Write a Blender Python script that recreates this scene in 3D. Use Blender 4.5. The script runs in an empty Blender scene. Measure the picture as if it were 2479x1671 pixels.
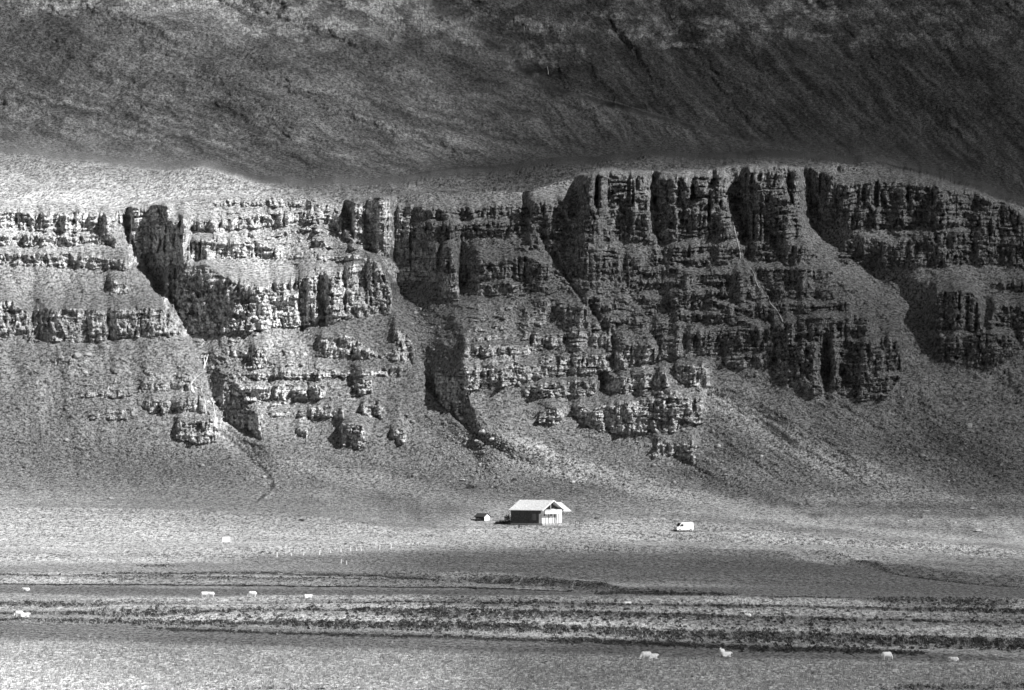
import bpy, bmesh, math, random
import numpy as np
from mathutils import Vector, Matrix, Euler

C = bpy.context.scene.collection
SC = bpy.context.scene
RNG = np.random.default_rng(7)
random.seed(7)

# ------------------------------------------------------------------ camera
CAM_H = 32.0
F = 9680.0            # focal length in survey units (survey sheet is 2326 x 1568)
HZ = 989.0            # height of the horizon on the survey sheet
CX = 1163.0
cam = bpy.data.cameras.new("camera")
cam_o = bpy.data.objects.new("camera", cam)
C.objects.link(cam_o)
cam_o.location = (0, 0, CAM_H)
cam.sensor_width = 36.0
cam.lens = 36.0 * F / 2326.0
cam_o.rotation_euler = (math.radians(90), 0, 0)
cam.shift_y = (HZ - 784.0) / 2326.0
cam.clip_start = 1.0
cam.clip_end = 20000.0
SC.camera = cam_o

# ------------------------------------------------------------------ world, sun, exposure
SUN_EL = math.radians(36)
SUN_AZ = math.radians(51)      # measured from "towards the camera" round to the right
sun_dir = Vector((math.sin(SUN_AZ) * math.cos(SUN_EL), -math.cos(SUN_AZ) * math.cos(SUN_EL), math.sin(SUN_EL)))
w = bpy.data.worlds.new("World")
SC.world = w
w.use_nodes = True
nt = w.node_tree
nt.nodes.clear()
sky = nt.nodes.new("ShaderNodeTexSky")
sky.sky_type = 'NISHITA'
sky.sun_disc = False
sky.sun_elevation = SUN_EL
sky.sun_rotation = math.pi - SUN_AZ
hs = nt.nodes.new("ShaderNodeRGBToBW")      # the photograph is black and white
bg = nt.nodes.new("ShaderNodeBackground")
bg.inputs[1].default_value = 0.05
out = nt.nodes.new("ShaderNodeOutputWorld")
nt.links.new(sky.outputs[0], hs.inputs[0])
nt.links.new(hs.outputs[0], bg.inputs[0])
nt.links.new(bg.outputs[0], out.inputs[0])
sl = bpy.data.lights.new("sun", 'SUN')
sl.energy = 5.0
sl.angle = math.radians(0.5)
sl.color = (1, 1, 1)
so = bpy.data.objects.new("sun", sl)
C.objects.link(so)
so.rotation_euler = (-sun_dir).to_track_quat('-Z', 'Y').to_euler()
SC.view_settings.view_transform = 'Standard'
SC.view_settings.look = 'None'
SC.view_settings.exposure = 1.2
SC.view_settings.gamma = 1.0
SC.cycles.max_bounces = 4
SC.cycles.diffuse_bounces = 2

# ------------------------------------------------------------------ noise helpers
def _hash(ix, iy, seed):
    h = (ix * 374761393 + iy * 668265263 + seed * 362437) & 0xFFFFFFFF
    h = ((h ^ (h >> 13)) * 1274126177) & 0xFFFFFFFF
    return (h ^ (h >> 16)) & 0xFFFF

_ang = np.arange(65536) * (2 * np.pi / 65536)
_GX = np.cos(_ang).astype(np.float32); _GY = np.sin(_ang).astype(np.float32)

def perlin(x, y, seed=0):
    x = np.asarray(x, np.float32); y = np.asarray(y, np.float32)
    x, y = np.broadcast_arrays(x, y)
    fx0 = np.floor(x); fy0 = np.floor(y)
    ix = fx0.astype(np.int64); iy = fy0.astype(np.int64)
    fx = x - fx0; fy = y - fy0
    sx = fx * fx * fx * (fx * (fx * 6 - 15) + 10); sy = fy * fy * fy * (fy * (fy * 6 - 15) + 10)
    def g(a, b):
        h = _hash(ix + a, iy + b, seed)
        return _GX[h] * (fx - a) + _GY[h] * (fy - b)
    n0 = g(0, 0); n0 += sx * (g(1, 0) - n0)
    n1 = g(0, 1); n1 += sx * (g(1, 1) - n1)
    return (n0 + sy * (n1 - n0)) * 1.5

def fbm(x, y, seed=0, octv=4, gain=0.5, ridged=False):
    s = 0; a = 1.0; t = 0
    for k in range(octv):
        n = perlin(x * 2 ** k, y * 2 ** k, seed + 17 * k)
        if ridged: n = 1 - 2 * np.abs(n)
        s = s + a * n; t += a; a *= gain
    return s / t

def cells(x, y, seed=0):
    """blocky noise: a random value per jittered cell column"""
    ix = np.floor(x).astype(np.int64); iy = np.floor(y).astype(np.int64)
    return _hash(ix, iy, seed).astype(np.float32) / 65535.0

def facets(x, y, wx, wy, seed):
    """broken rock: jittered blocks, each with a flat face of its own tilt"""
    cx = np.floor(x / wx); h1 = cells(cx, cx * 0, seed)
    ry = y / wy + h1 * 7.3; cy = np.floor(ry)
    j = (cells(cx * 0, cy, seed + 1) - .5) * .8
    cx = np.floor(x / wx + j); fx = x / wx + j - cx
    h1 = cells(cx, cx * 0, seed); ry = y / wy + h1 * 7.3; cy = np.floor(ry); fy = ry - cy
    o = cells(cx, cy, seed + 2) - .5; t = cells(cx, cy, seed + 3) - .5; u = cells(cx, cy, seed + 4) - .5
    return o * .9 + t * 2 * (fx - .5) + u * 1.0 * (fy - .5)

def sm(t):
    t = np.clip(t, 0, 1)
    return t * t * (3 - 2 * t)

def pl(x, pts):
    return np.interp(x, [p[0] for p in pts], [p[1] for p in pts])

# ------------------------------------------------------------------ terrain survey
xs = np.concatenate([-np.geomspace(1700, 40, 46), np.arange(-30, 2357, 1.75), 2326 + np.geomspace(40, 1900, 46)])
ys_top = np.concatenate([-np.geomspace(900, 16, 40), np.arange(-14, 420, 2.1), np.arange(420, 1060, 1.35),
                         np.arange(1060, 1600, 1.7), 1600 + np.geomspace(4, 2600, 50)])
ys = ys_top
Xd, Yd = np.meshgrid(xs, ys)
Xd = Xd.astype(np.float32); Yd = Yd.astype(np.float32)
NR, NC = Xd.shape

FOOT = [(-1700, 1120), (0, 1125), (400, 1135), (650, 1140), (900, 1180), (1100, 1172), (1300, 1162), (1500, 1150), (1700, 1172), (2000, 1205), (2326, 1228), (4200, 1240)]
RIM = [(-1700, 470), (0, 464), (150, 462), (235, 472), (262, 478), (380, 464), (400, 460), (480, 448), (560, 443), (700, 441), (750, 452), (790, 470), (800, 466), (850, 448), (1000, 436),
       (1180, 438), (1250, 425), (1300, 408), (1360, 386), (1480, 396), (1500, 394), (1640, 387), (1680, 379), (1800, 379), (1830, 384), (1900, 384), (1980, 384), (2100, 402), (2200, 428), (2260, 452), (2326, 470), (4200, 520)]
MTN = [(-1700, 330), (0, 345), (150, 362), (300, 380), (450, 385), (600, 415), (720, 425), (800, 422), (1000, 405), (1200, 385), (1500, 362), (1700, 360), (1850, 366), (2000, 376), (2100, 396), (2200, 420), (2260, 444), (2326, 462), (4200, 505)]
foot = pl(Xd, FOOT)
rim = pl(Xd, RIM) + perlin(Xd / 40, Xd * 0 + .5, 1) * 5 + perlin(Xd / 13, Xd * 0 + .5, 2) * 2.5
mtn = np.minimum(pl(Xd, MTN) + fbm(Xd / 110, Xd * 0 + .3, 4, 3) * 12, rim - 4)
def soft(pts, sig):
    g = np.arange(-2400, 5200, 4.0); v = np.interp(g, [p[0] for p in pts], [p[1] for p in pts])
    k = np.exp(-.5 * (np.arange(-3 * sig, 3 * sig + 1, 4.0) / sig) ** 2); k /= k.sum()
    n = len(k) // 2
    return np.interp(Xd, g, np.convolve(np.pad(v, n, mode='edge'), k, 'same')[n:-n])
footg = soft([(-1700, 1148), (500, 1150), (1300, 1168), (1900, 1185), (4200, 1200)], 120)
rims = soft(RIM, 70)

# rock bands: (x, top, bottom) stations
BANDS = [
 ([(-1700, 478, 540), (-100, 478, 520), (60, 480, 522), (160, 482, 528), (235, 485, 525), (264, 500, 520)], 1),
 ([(-1700, 540, 600), (-100, 532, 554), (100, 532, 558), (200, 532, 558), (272, 535, 562)], .9),
 ([(-100, 574, 598), (100, 578, 606), (200, 582, 610), (292, 582, 612)], .9),
 ([(248, 638, 668), (300, 645, 672)], .8),
 ([(-1700, 690, 780), (-100, 690, 765), (20, 685, 768), (60, 702, 768), (80, 702, 775), (180, 702, 780), (200, 710, 776), (300, 697, 770), (380, 702, 765), (410, 738, 764)], 1),
 ([(325, 845, 852), (390, 845, 856)], .6), ([(315, 868, 890), (440, 866, 885)], .9), ([(325, 912, 940), (470, 905, 938)], 1),
 ([(195, 935, 955), (305, 930, 953)], .8), ([(190, 890, 905), (285, 880, 900)], .7), ([(400, 958, 995), (450, 955, 1010), (496, 950, 1005)], 1),
 ([(100, 818, 828), (150, 815, 832), (200, 815, 838)], .5),
 ([(262, 482, 505), (300, 480, 520), (350, 478, 500), (392, 466, 502)], .9),
 ([(292, 525, 606), (360, 505, 608), (432, 495, 604)], .95),
 ([(430, 502, 526), (520, 497, 524), (600, 487, 518), (700, 482, 505), (775, 492, 520)], .95),
 ([(480, 460, 472), (600, 456, 470), (700, 456, 474), (780, 482, 520)], .6),
 ([(432, 545, 592), (500, 542, 590), (560, 547, 585), (650, 562, 590)], 1),
 ([(370, 645, 755), (420, 618, 765), (480, 612, 760), (540, 642, 755), (590, 647, 750), (640, 642, 745), (700, 627, 742), (760, 622, 735), (800, 602, 722), (860, 592, 718), (885, 640, 715), (892, 680, 710)], 1),
 ([(888, 740, 770), (915, 750, 820), (942, 790, 828)], .8),
 ([(570, 790, 835), (612, 785, 835)], .8), ([(720, 768, 808), (790, 762, 815), (860, 800, 815), (912, 790, 820)], .8),
 ([(560, 848, 862), (700, 845, 860), (830, 838, 858), (914, 835, 855)], .9), ([(490, 887, 915), (640, 877, 912), (745, 880, 905)], .9),
 ([(800, 864, 898), (852, 860, 895)], 1), ([(675, 930, 945), (785, 930, 955)], .8), ([(770, 960, 1012), (832, 965, 1020)], .9),
 ([(818, 917, 945), (872, 915, 954)], 1), ([(498, 952, 972), (550, 950, 975), (597, 948, 998)], 1), ([(498, 902, 930), (545, 895, 928)], 1),
 ([(890, 978, 1008), (927, 976, 1008)], .9), ([(668, 972, 998), (698, 975, 1002)], .8),
 ([(793, 472, 560), (840, 458, 552), (895, 452, 640)], .95),
 ([(898, 478, 500), (1000, 475, 498), (1100, 472, 495), (1200, 460, 490), (1342, 455, 470)], .9),
 ([(898, 503, 545), (1000, 507, 545), (1100, 507, 540), (1185, 502, 532)], 1),
 ([(892, 562, 640), (1000, 562, 642)], .9), ([(1000, 560, 680), (1042, 565, 682)], 1),
 ([(1043, 592, 640), (1120, 592, 640), (1200, 584, 632), (1252, 602, 640)], 1), ([(1076, 645, 672), (1190, 643, 676), (1232, 645, 662)], .95),
 ([(1195, 492, 555), (1300, 473, 542), (1342, 500, 560)], .85),
 ([(1310, 415, 560), (1360, 392, 552), (1483, 404, 548)], .95),
 ([(1278, 548, 570), (1340, 543, 600), (1404, 562, 600)], .8),
 ([(1484, 408, 520), (1500, 402, 545), (1640, 396, 547), (1662, 402, 542)], 1),
 ([(1640, 402, 542), (1702, 396, 542)], 1), ([(1690, 388, 546), (1740, 384, 548), (1828, 385, 536)], 1),
 ([(1825, 396, 430), (1850, 400, 520), (1900, 402, 520)], .9),
 ([(1860, 420, 510), (1950, 415, 525), (2050, 412, 520), (2100, 418, 515), (2200, 438, 520), (2290, 466, 560), (2326, 486, 600), (4200, 530, 640)], .95),
 ([(1900, 562, 590), (1960, 552, 610), (2060, 547, 612), (2160, 522, 605), (2260, 517, 600), (2330, 545, 610), (2450, 640, 660)], 1),
 ([(1630, 562, 600), (1700, 552, 580), (1790, 548, 605), (1842, 562, 600)], .9), ([(1560, 618, 640), (1640, 625, 650), (1730, 612, 640)], .8),
 ([(1720, 612, 640), (1852, 602, 640)], 1), ([(1640, 658, 680), (1852, 652, 680)], .8), ([(1680, 692, 706), (1882, 690, 706)], .8),
 ([(1640, 712, 727), (1765, 712, 727)], .7), ([(1300, 573, 630), (1380, 577, 640), (1465, 582, 640)], .75),
 ([(1280, 632, 660), (1372, 642, 670)], .7), ([(1188, 702, 740), (1245, 702, 735)], .8), ([(1280, 702, 740), (1342, 692, 745)], .75),
 ([(1208, 762, 795), (1284, 757, 795)], .9), ([(1290, 757, 790), (1392, 752, 795)], .8), ([(1438, 792, 830), (1492, 787, 825)], .8),
 ([(1048, 783, 815), (1205, 788, 812)], .9),
 ([(1030, 852, 880), (1060, 830, 886), (1130, 830, 882), (1200, 827, 872), (1215, 822, 862), (1290, 807, 852), (1392, 802, 846)], 1),
 ([(1396, 792, 840), (1482, 782, 826)], .9), ([(983, 852, 900), (1020, 848, 935), (1058, 846, 956)], .9),
 ([(1188, 882, 905), (1220, 872, 906), (1362, 864, 896)], 1), ([(1375, 857, 890), (1440, 852, 896), (1500, 837, 880), (1522, 842, 880)], 1),
 ([(1298, 915, 955), (1340, 928, 970), (1400, 917, 987), (1460, 907, 987), (1530, 902, 982), (1602, 907, 960)], 1),
 ([(1222, 932, 960), (1284, 932, 966)], .9), ([(1485, 1007, 1038), (1520, 1007, 1030), (1578, 1000, 1052)], .9),
 ([(1558, 757, 800), (1640, 747, 808), (1720, 742, 797), (1807, 737, 790)], 1), ([(1498, 772, 815), (1552, 772, 815)], .9),
 ([(1528, 832, 858), (1570, 827, 880), (1617, 832, 890)], .9), ([(1640, 812, 830), (1752, 807, 842)], .8),
 ([(1743, 792, 830), (1800, 787, 880), (1850, 782, 905), (1872, 802, 900)], 1), ([(1860, 777, 830), (1900, 777, 890), (1960, 777, 912), (2020, 772, 900), (2052, 772, 840)], 1),
 ([(1800, 732, 770), (1900, 724, 770), (1982, 724, 760)], .8),
 ([(2108, 705, 750), (2130, 655, 752), (2200, 662, 756), (2234, 692, 756)], 1), ([(2243, 702, 745), (2326, 692, 745), (2600, 690, 745)], .9), ([(2250, 642, 665), (2326, 642, 665), (2500, 650, 660)], .8),
 ([(2108, 767, 810), (2180, 762, 832), (2260, 757, 836), (2326, 752, 792), (2600, 750, 800)], 1),
 ([(780, -40, 28), (900, -20, 45), (980, 0, 52)], .55), ([(1000, 0, 60), (1110, 30, 160), (1230, 40, 172), (1330, 60, 178)], .5),
 ([(1350, 22, 60), (1450, 30, 112), (1560, 40, 108), (1660, 35, 112)], .55), ([(1600, 10, 60), (1750, 5, 90), (1850, -10, 95), (1910, 0, 80)], .55),
 ([(250, -60, 22), (30, -60, 20), (0, -60, 12)][::-1], .5), ([(450, -40, 10), (760, -60, 14)], .4),
]
nA = fbm(Xd / 46, Yd / 46, 3, 4)
nB = fbm(Xd / 9, Yd / 14, 5, 3)
edge_n = nA * 12 + nB * 7
M = np.zeros_like(Xd)
for st, k in BANDS:
    ax = [s[0] for s in st]
    t = np.interp(Xd, ax, [s[1] for s in st]); b = np.interp(Xd, ax, [s[2] for s in st])
    m = sm((Yd - t + edge_n) / 3.5) * sm((b - Yd + edge_n * .7) / 3.0)
    m *= sm((Xd - ax[0] + edge_n) / 8) * sm((ax[-1] - Xd + edge_n) / 8)
    M = np.maximum(M, m * k)
M *= 1
for yb_, x0_, x1_ in [(566, 1500, 1660), (592, 1480, 1640), (618, 1400, 1560), (642, 1420, 1680), (668, 1500, 1660), (694, 1460, 1640), (720, 1520, 1660), (742, 1480, 1560), (585, 1700, 1860), (630, 1620, 1880), (668, 1760, 1900), (700, 1760, 1930), (746, 1820, 1980),
                      (700, 1250, 1420), (728, 1360, 1440), (660, 1120, 1260), (560, 1210, 1320), (620, 1270, 1400), (812, 1640, 1740), (470, 1900, 2250), (580, 2050, 2200)]:
    yl_ = yb_ + (Xd - (x0_ + x1_) / 2) * -.03 + fbm(Xd / 40, Xd * 0 + yb_, 34, 3) * 9
    m = sm((7.5 + nB * 5 - np.abs(Yd - yl_)) / 3) * sm((Xd - x0_ + edge_n * 3) / 10) * sm((x1_ - Xd + edge_n * 3) / 10)
    M = np.maximum(M, m)
# thin broken ledges between the mapped bands
zone = np.zeros_like(Xd)
for cx, cy, rx, ry, k in [(560, 870, 230, 120, .7), (780, 540, 150, 90, .9), (1500, 650, 420, 110, .9), (1300, 750, 260, 110, .9), (2000, 640, 200, 60, .3), (1750, 720, 260, 120, 1),
                          (250, 880, 220, 90, .5), (1150, 540, 200, 60, .6), (600, 530, 200, 60, .5), (2150, 500, 260, 60, .8), (1500, 880, 200, 60, .5), (1250, 620, 150, 90, .6)]:
    zone = np.maximum(zone, k * np.exp(-(((Xd - cx) / rx) ** 2 + ((Yd - cy) / ry) ** 2) ** 1.5))
inw = sm((Yd - rim - 4) / 10) * sm((foot - 130 - Yd) / 60)
warp = fbm(Xd / 160, Yd / 160, 11, 3) * 26 + Xd * .02
lay = np.sin((Yd + warp) * 2 * np.pi / 27.0) * .5 + .5
patch = fbm(Xd / 55, Yd / 30, 21, 3)
led = sm((lay - .5) / .10) * sm((patch + .04) / .12) * zone * inw * 1.0
M = np.maximum(M, led)
rubble = np.maximum(zone * .6, 0) * inw
# grassy breaks in the rock
brk = np.maximum(sm((fbm(Xd / 22, Yd / 40, 31, 3) - .33) / .1), sm((fbm(Xd / 90, Yd / 8, 33, 3) - .22) / .1) * sm((Xd - 850) / 100))
M = M * (1 - .8 * brk)
M = M * np.where(Yd < 260, .25 + .75 * sm((fbm(Xd / 60, Yd / 34, 32, 4, .65) + .10) / .22), 1)

# slope of the open ground (tangent)
tn = np.zeros_like(Xd)
up = 1290 - footg
tt = (1290 - Yd) / np.maximum(up, 30)
low = .012 + .11 * np.clip(tt, 0, 1) ** 2
tn = np.where(Yd > 1290, .010, low)
q = sm((footg - Yd) / 130)
tn = tn + (0.60 - tn) * q
terr = sm((rim - Yd + 3) / 12)
qm = sm((mtn - Yd + 8) / 26)
tph = (HZ - Yd) / F
tn = np.maximum(tn, tph + .03)

inc = sm((Yd - 300) / 15) * sm((footg - 60 - Yd) / 80)
tn0 = tn + inc * .22          # mean slope of talus and rock together
Y = np.empty_like(Xd); Y0 = np.empty_like(Xd)
i = NR - 1
base = CAM_H * F / (ys[-1] - HZ)
Y[i] = base; Y0[i] = base
for i in range(NR - 2, -1, -1):
    dy = ys[i + 1] - ys[i]
    n = max(1, int(dy / 25))
    y0 = Y0[i + 1].copy(); y1 = Y[i + 1].copy()
    if ys[i] > 1330:
        # open plain: exact flat ground
        val = CAM_H * F / (ys[i] - HZ)
        Y0[i] = val; Y[i] = val
        continue
    for k in range(n):
        d = dy / n
        y0 = y0 + d * y0 / F / (tn0[i] - tph[i])
        r = y1 / F / (tn[i] - tph[i])
        rr = r + (y0 - y1) * .035
        rr = np.clip(rr, y1 / F / 1.3, np.maximum(r, y1 / F / .14))
        rk = y1 / F / 5.0
        y1 = y1 + d * (rr + (rk - rr) * np.minimum(1, M[i] * 1.15))
    if i % 4 == 0:      # keep neighbouring columns from drifting apart
        dd = np.pad(y1 - y0, 6, mode='edge')
        cvd = y0 + np.convolve(dd, np.hanning(15)[1:-1] / np.hanning(15).sum(), 'valid')
        kw = .15 + .5 * (1 - np.clip(M[i] * 2, 0, 1))
        y1 = y1 * (1 - kw) + kw * cvd
    Y0[i] = y0; Y[i] = y1

# terrace behind the rim and the mountain that rises from it
yrim = Y0[np.argmin(np.abs(ys - 455))][None, :] + 6
tr = (HZ - rims) / F
sp = tr + .072
Yt = yrim * (sp - tr) / np.maximum(sp - tph, .02)
PXn = (Xd - CX) / F * 1750
Ym0 = 1830 + .55 * PXn
mts = soft(MTN, 90)
tmn = .62 - .36 * sm((Yd - mts + 150) / 150) + .10 * sm((200 - Yd) / 300)
yy_ = ys[:, None]
stepm = np.zeros_like(Xd); stepm[:-1] = np.diff(ys)[:, None] / F / (tmn[:-1] - tph[:-1])
cum = np.cumsum(stepm[::-1], 0)[::-1]
Ymt = Ym0 * np.exp(cum - cum[np.argmin(np.abs(ys - 400))][None, :])
Yup = Yt * (1 - qm) + Ymt * qm
Yup = np.where(mtn - Yd < -8, np.minimum(Yt, Ymt - 5), Yup)
wr = sm((rim - Yd + 1.5) / 3.0)
Y = Y * (1 - wr) + np.maximum(Yup, np.where(Yd < rim + 3, 1, 0)) * wr
terr = wr

# gullies (+) and spurs (-): stations (y, left, floor, right, depth in metres)
CUTS = [
 [(462, 262, 300, 390, 0), (480, 262, 296, 400, 12), (500, 262, 285, 430, 26), (560, 274, 300, 440, 36), (600, 288, 330, 425, 34), (640, 312, 360, 425, 34), (700, 374, 400, 560, 34), (760, 410, 432, 575, 26),
  (800, 430, 447, 560, 18), (850, 442, 470, 530, 15), (900, 444, 480, 545, 14), (950, 482, 505, 600, 10), (1000, 500, 522, 598, 6), (1060, 545, 592, 635, 2.5), (1100, 590, 615, 640, 1.5), (1140, 570, 590, 630, 0)],
 [(455, 772, 780, 800, 0), (480, 775, 785, 802, 7), (560, 803, 812, 900, 10), (590, 862, 900, 1000, 26), (640, 886, 905, 1005, 20), (700, 894, 930, 1050, 12), (760, 906, 950, 1045, 9), (820, 940, 962, 1050, 8),
  (900, 978, 988, 1058, 6), (950, 1030, 1045, 1062, 4), (990, 1070, 1085, 1120, 3), (1050, 1150, 1170, 1200, 0)],
 [(440, 893, 900, 960, 0), (460, 893, 900, 960, 6), (500, 893, 900, 990, 12), (560, 893, 902, 1000, 20), (600, 893, 902, 1000, 6), (620, 893, 902, 1000, 0)],
 [(560, 1040, 1046, 1080, 0), (580, 1040, 1046, 1080, 12), (640, 1040, 1046, 1085, 12), (690, 1040, 1046, 1080, 0)],
 [(383, 1643, 1665, 1705, 0), (395, 1643, 1665, 1705, 6), (420, 1645, 1668, 1720, 14), (540, 1668, 1688, 1745, 14), (600, 1690, 1700, 1730, 5), (700, 1745, 1760, 1790, 4), (780, 1795, 1805, 1830, 2), (830, 1795, 1805, 1820, 0)],
 [(384, 1822, 1835, 1855, 0), (395, 1822, 1835, 1855, 5), (420, 1826, 1840, 1900, 15), (520, 1829, 1850, 1925, 16), (600, 1862, 1950, 2060, 16), (700, 1965, 2080, 2140, 15), (780, 2050, 2110, 2200, 13), (850, 2080, 2200, 2300, 10), (960, 2170, 2330, 2450, 7), (1100, 2300, 2450, 2600, 0)],
 [(395, 1481, 1488, 1520, 0), (405, 1481, 1488, 1520, 6), (540, 1485, 1495, 1540, 8), (640, 1500, 1520, 1560, 0)],
 [(436, 1180, 1186, 1200, 0), (450, 1180, 1188, 1200, 3), (560, 1230, 1238, 1256, 5), (650, 1290, 1298, 1315, 5), (730, 1350, 1359, 1375, 5), (800, 1400, 1408, 1420, 4), (850, 1430, 1440, 1450, 0)],
 [(672, 1050, 1085, 1150, 0), (700, 1020, 1085, 1180, -7), (780, 975, 1050, 1230, -14), (850, 975, 1058, 1280, -15), (900, 985, 1058, 1280, -9), (960, 1048, 1080, 1270, -4), (1060, 1080, 1120, 1300, -2), (1125, 1120, 1170, 1300, 0)],
 [(840, 1560, 1610, 1700, 0), (880, 1600, 1660, 1760, -6), (950, 1690, 1790, 1900, -10), (1050, 1850, 1960, 2080, -9), (1150, 2000, 2150, 2300, -5), (1215, 2150, 2280, 2400, 0)],
 [(1010, 1530, 1560, 1610, 0), (1040, 1550, 1590, 1660, -5), (1100, 1640, 1700, 1800, -6), (1160, 1750, 1850, 1980, -4), (1190, 1850, 1950, 2100, 0)],
 [(930, 1050, 1080, 1150, 0), (960, 1060, 1110, 1210, -3), (1010, 1090, 1200, 1350, -6), (1080, 1200, 1350, 1550, -6), (1140, 1400, 1550, 1700, -3), (1160, 1450, 1600, 1700, 0)],
 [(430, 1480, 1800, 1830, 0), (460, 1690, 1815, 1830, -5), (530, 1700, 1818, 1832, -5), (560, 1700, 1818, 1832, 0)],
 [(590, 1850, 1900, 1960, 0), (640, 1860, 1960, 2030, -6), (740, 1990, 2070, 2140, -6), (840, 2080, 2180, 2260, -7), (940, 2170, 2290, 2400, -5), (1000, 2250, 2360, 2450, 0)],
 [(610, 2100, 2130, 2150, 0), (660, 2106, 2128, 2240, -9), (740, 2108, 2122, 2240, -9), (830, 2110, 2160, 2240, -6), (860, 2150, 2200, 2240, 0)],
 [(770, 1850, 1872, 1890, 0), (800, 1850, 1874, 1890, 7), (880, 1862, 1876, 1895, 7), (920, 1870, 1880, 1890, 0)],
 [(770, 1895, 1912, 1955, 0), (790, 1895, 1912, 1955, 6), (860, 1905, 1915, 1960, 6), (880, 1905, 1915, 1960, 0)],
 [(680, 60, 74, 110, 0), (700, 60, 74, 110, 7), (770, 68, 82, 120, 7), (790, 70, 82, 120, 0)],
 [(700, 180, 188, 205, 0), (715, 180, 188, 205, 4), (770, 182, 190, 205, 4), (785, 182, 190, 205, 0)],
 [(540, 430, 438, 455, 0), (555, 428, 436, 460, 6), (590, 430, 440, 470, 5), (600, 430, 440, 470, 0)],
 [(855, 1355, 1368, 1400, 0), (866, 1357, 1366, 1412, 8), (895, 1357, 1366, 1400, 7), (930, 1350, 1362, 1380, 0)],
 [(845, 1424, 1434, 1490, 0), (860, 1422, 1434, 1492, 6), (900, 1420, 1438, 1480, 6), (930, 1420, 1440, 1470, 0)],
 [(946, 498, 508, 596, 0), (955, 498, 510, 597, 7), (985, 540, 575, 598, 6), (1005, 570, 590, 600, 0)],
 [(915, 812, 835, 868, 0), (925, 814, 850, 869, 4), (945, 835, 858, 870, 4), (957, 850, 862, 870, 0)],
 [(752, 903, 912, 926, 0), (765, 905, 914, 930, 7), (815, 925, 934, 941, 6), (830, 930, 936, 941, 0)],
 [(620, 700, 712, 722, 0), (650, 722, 735, 752, 7), (668, 735, 742, 750, 0)],
 [(660, 720, 728, 742, 0), (680, 718, 728, 748, 7), (735, 722, 730, 745, 6), (745, 722, 730, 745, 0)],
 [(660, 672, 680, 700, 0), (700, 672, 682, 705, 5), (745, 678, 688, 705, 5), (755, 678, 688, 705, 0)],
]
off = np.zeros_like(Xd)
wx = Xd + fbm(Xd / 34, Yd / 26, 41, 4, .6) * 11 + nB * 3.0
for st in CUTS:
    a = [s[0] for s in st]
    rows = np.where((ys > a[0]) & (ys < a[-1]))[0]
    yy = ys[rows]
    l, m_, r, d = [np.interp(yy, a, [s[k] for s in st])[:, None] for k in (1, 2, 3, 4)]
    x = wx[rows]
    p = np.where(x < m_, (x - l) / np.maximum(m_ - l, 1), (r - x) / np.maximum(r - m_, 1))
    p = np.clip(p, 0, 1)
    off[rows] += (np.where(d > 0, .58, np.where(a[0] == 672, .75, .28)) * d + .6 * np.sign(d)) * (np.abs(d) > .01) * (p * .6 + sm(p) * .4)
# broad bluffs and hollows that no station describes
wallw = sm((Yd - rim + 10) / 60) * sm((foot - 40 - Yd) / 120)
off += wallw * (fbm((Xd - Yd * .25) / 210, Yd / 420, 51, 3) * 6 + fbm((Xd - Yd * .2) / 75, Yd / 120, 52, 3) * 3.4 * (sm((980 - Yd) / 180) * .85 + .15))
mw = sm((mtn - Yd) / 60)
# mountain: ribs and furrows that run down the fall line
fl = Xd * .62 - Yd * 1.15       # roughly constant along the fall line
fl_r = Xd * .62 - Yd * .62
along = Xd * .5 + Yd * .8
wsp = sm((Xd - 1150) / 500)
flm = fl * (1 - wsp) + fl_r * 1.25 * wsp
lm = sm((700 - Xd) / 400)
cross = fbm((Xd * .75 + Yd * .9 + nA * 30) / 55, (Xd - Yd) / 220, 64, 3) * lm
off += mw * (cross * 5 + fbm((flm + nA * 30) / 190, along / 900, 61, 2) * (16 - 5 * wsp) + (1 - .5 * lm) * (1 - .45 * wsp) * fbm((flm + nA * 34) / 60, along / 300, 62, 3) * 4.5 + (1 - .5 * lm) * (1 - .3 * wsp) * fbm((flm + nA * 14) / 20, along / 120, 63, 3) * 1.7)
# the near mountain shoulder stands in front of the darker one to its right
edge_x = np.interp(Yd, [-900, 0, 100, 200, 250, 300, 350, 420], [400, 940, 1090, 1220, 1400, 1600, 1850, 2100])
off += mw * 24 * sm((wx - edge_x) / 55) * sm((385 - Yd) / 80)
Y += off

# every row must lie behind the one below it
for i in range(NR - 2, -1, -1):
    dy = ys[i + 1] - ys[i]
    Y[i] = np.maximum(Y[i], Y[i + 1] + dy * Y[i + 1] / F / 9.0)

# ---- fine relief, along the line the rock faces
rockw = np.clip(M, 0, 1)
tall = Yd / 1.0
lean = Xd + nA * 6
cw = np.floor((lean + fbm(Xd / 60, Yd / 90, 71, 2) * 18) / 11.0)
colv = cells(cw, (Yd + cells(cw, cw * 0, 5) * 90) / 38.0, 72)
cw2 = np.floor((lean + fbm(Xd / 30, Yd / 60, 73, 2) * 10) / 5.0)
colv2 = cells(cw2, (Yd + cells(cw2, cw2 * 0, 6) * 50) / 17.0, 74)
flute = fbm(lean / 24, Yd / 34, 75, 4, .6, ridged=True)
flute2 = fbm(lean / 8.5, Yd / 13, 76, 4, .65, ridged=True)
chunk = fbm(Xd / 34, Yd / 26, 78, 5, .62)
facet = np.abs(fbm(Xd / 19, Yd / 23, 79, 4, .55)) * 2
strat = fbm(Xd / 120, (Yd + warp) / 7.5, 77, 2, .6)
wx1 = lean + fbm(Xd / 45, Yd / 70, 181, 3) * 16; wy1 = Yd + fbm(Xd / 40, Yd / 40, 182, 3) * 14
wx2 = lean + fbm(Xd / 18, Yd / 30, 183, 3) * 7; wy2 = Yd + fbm(Xd / 20, Yd / 20, 184, 3) * 8
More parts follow.
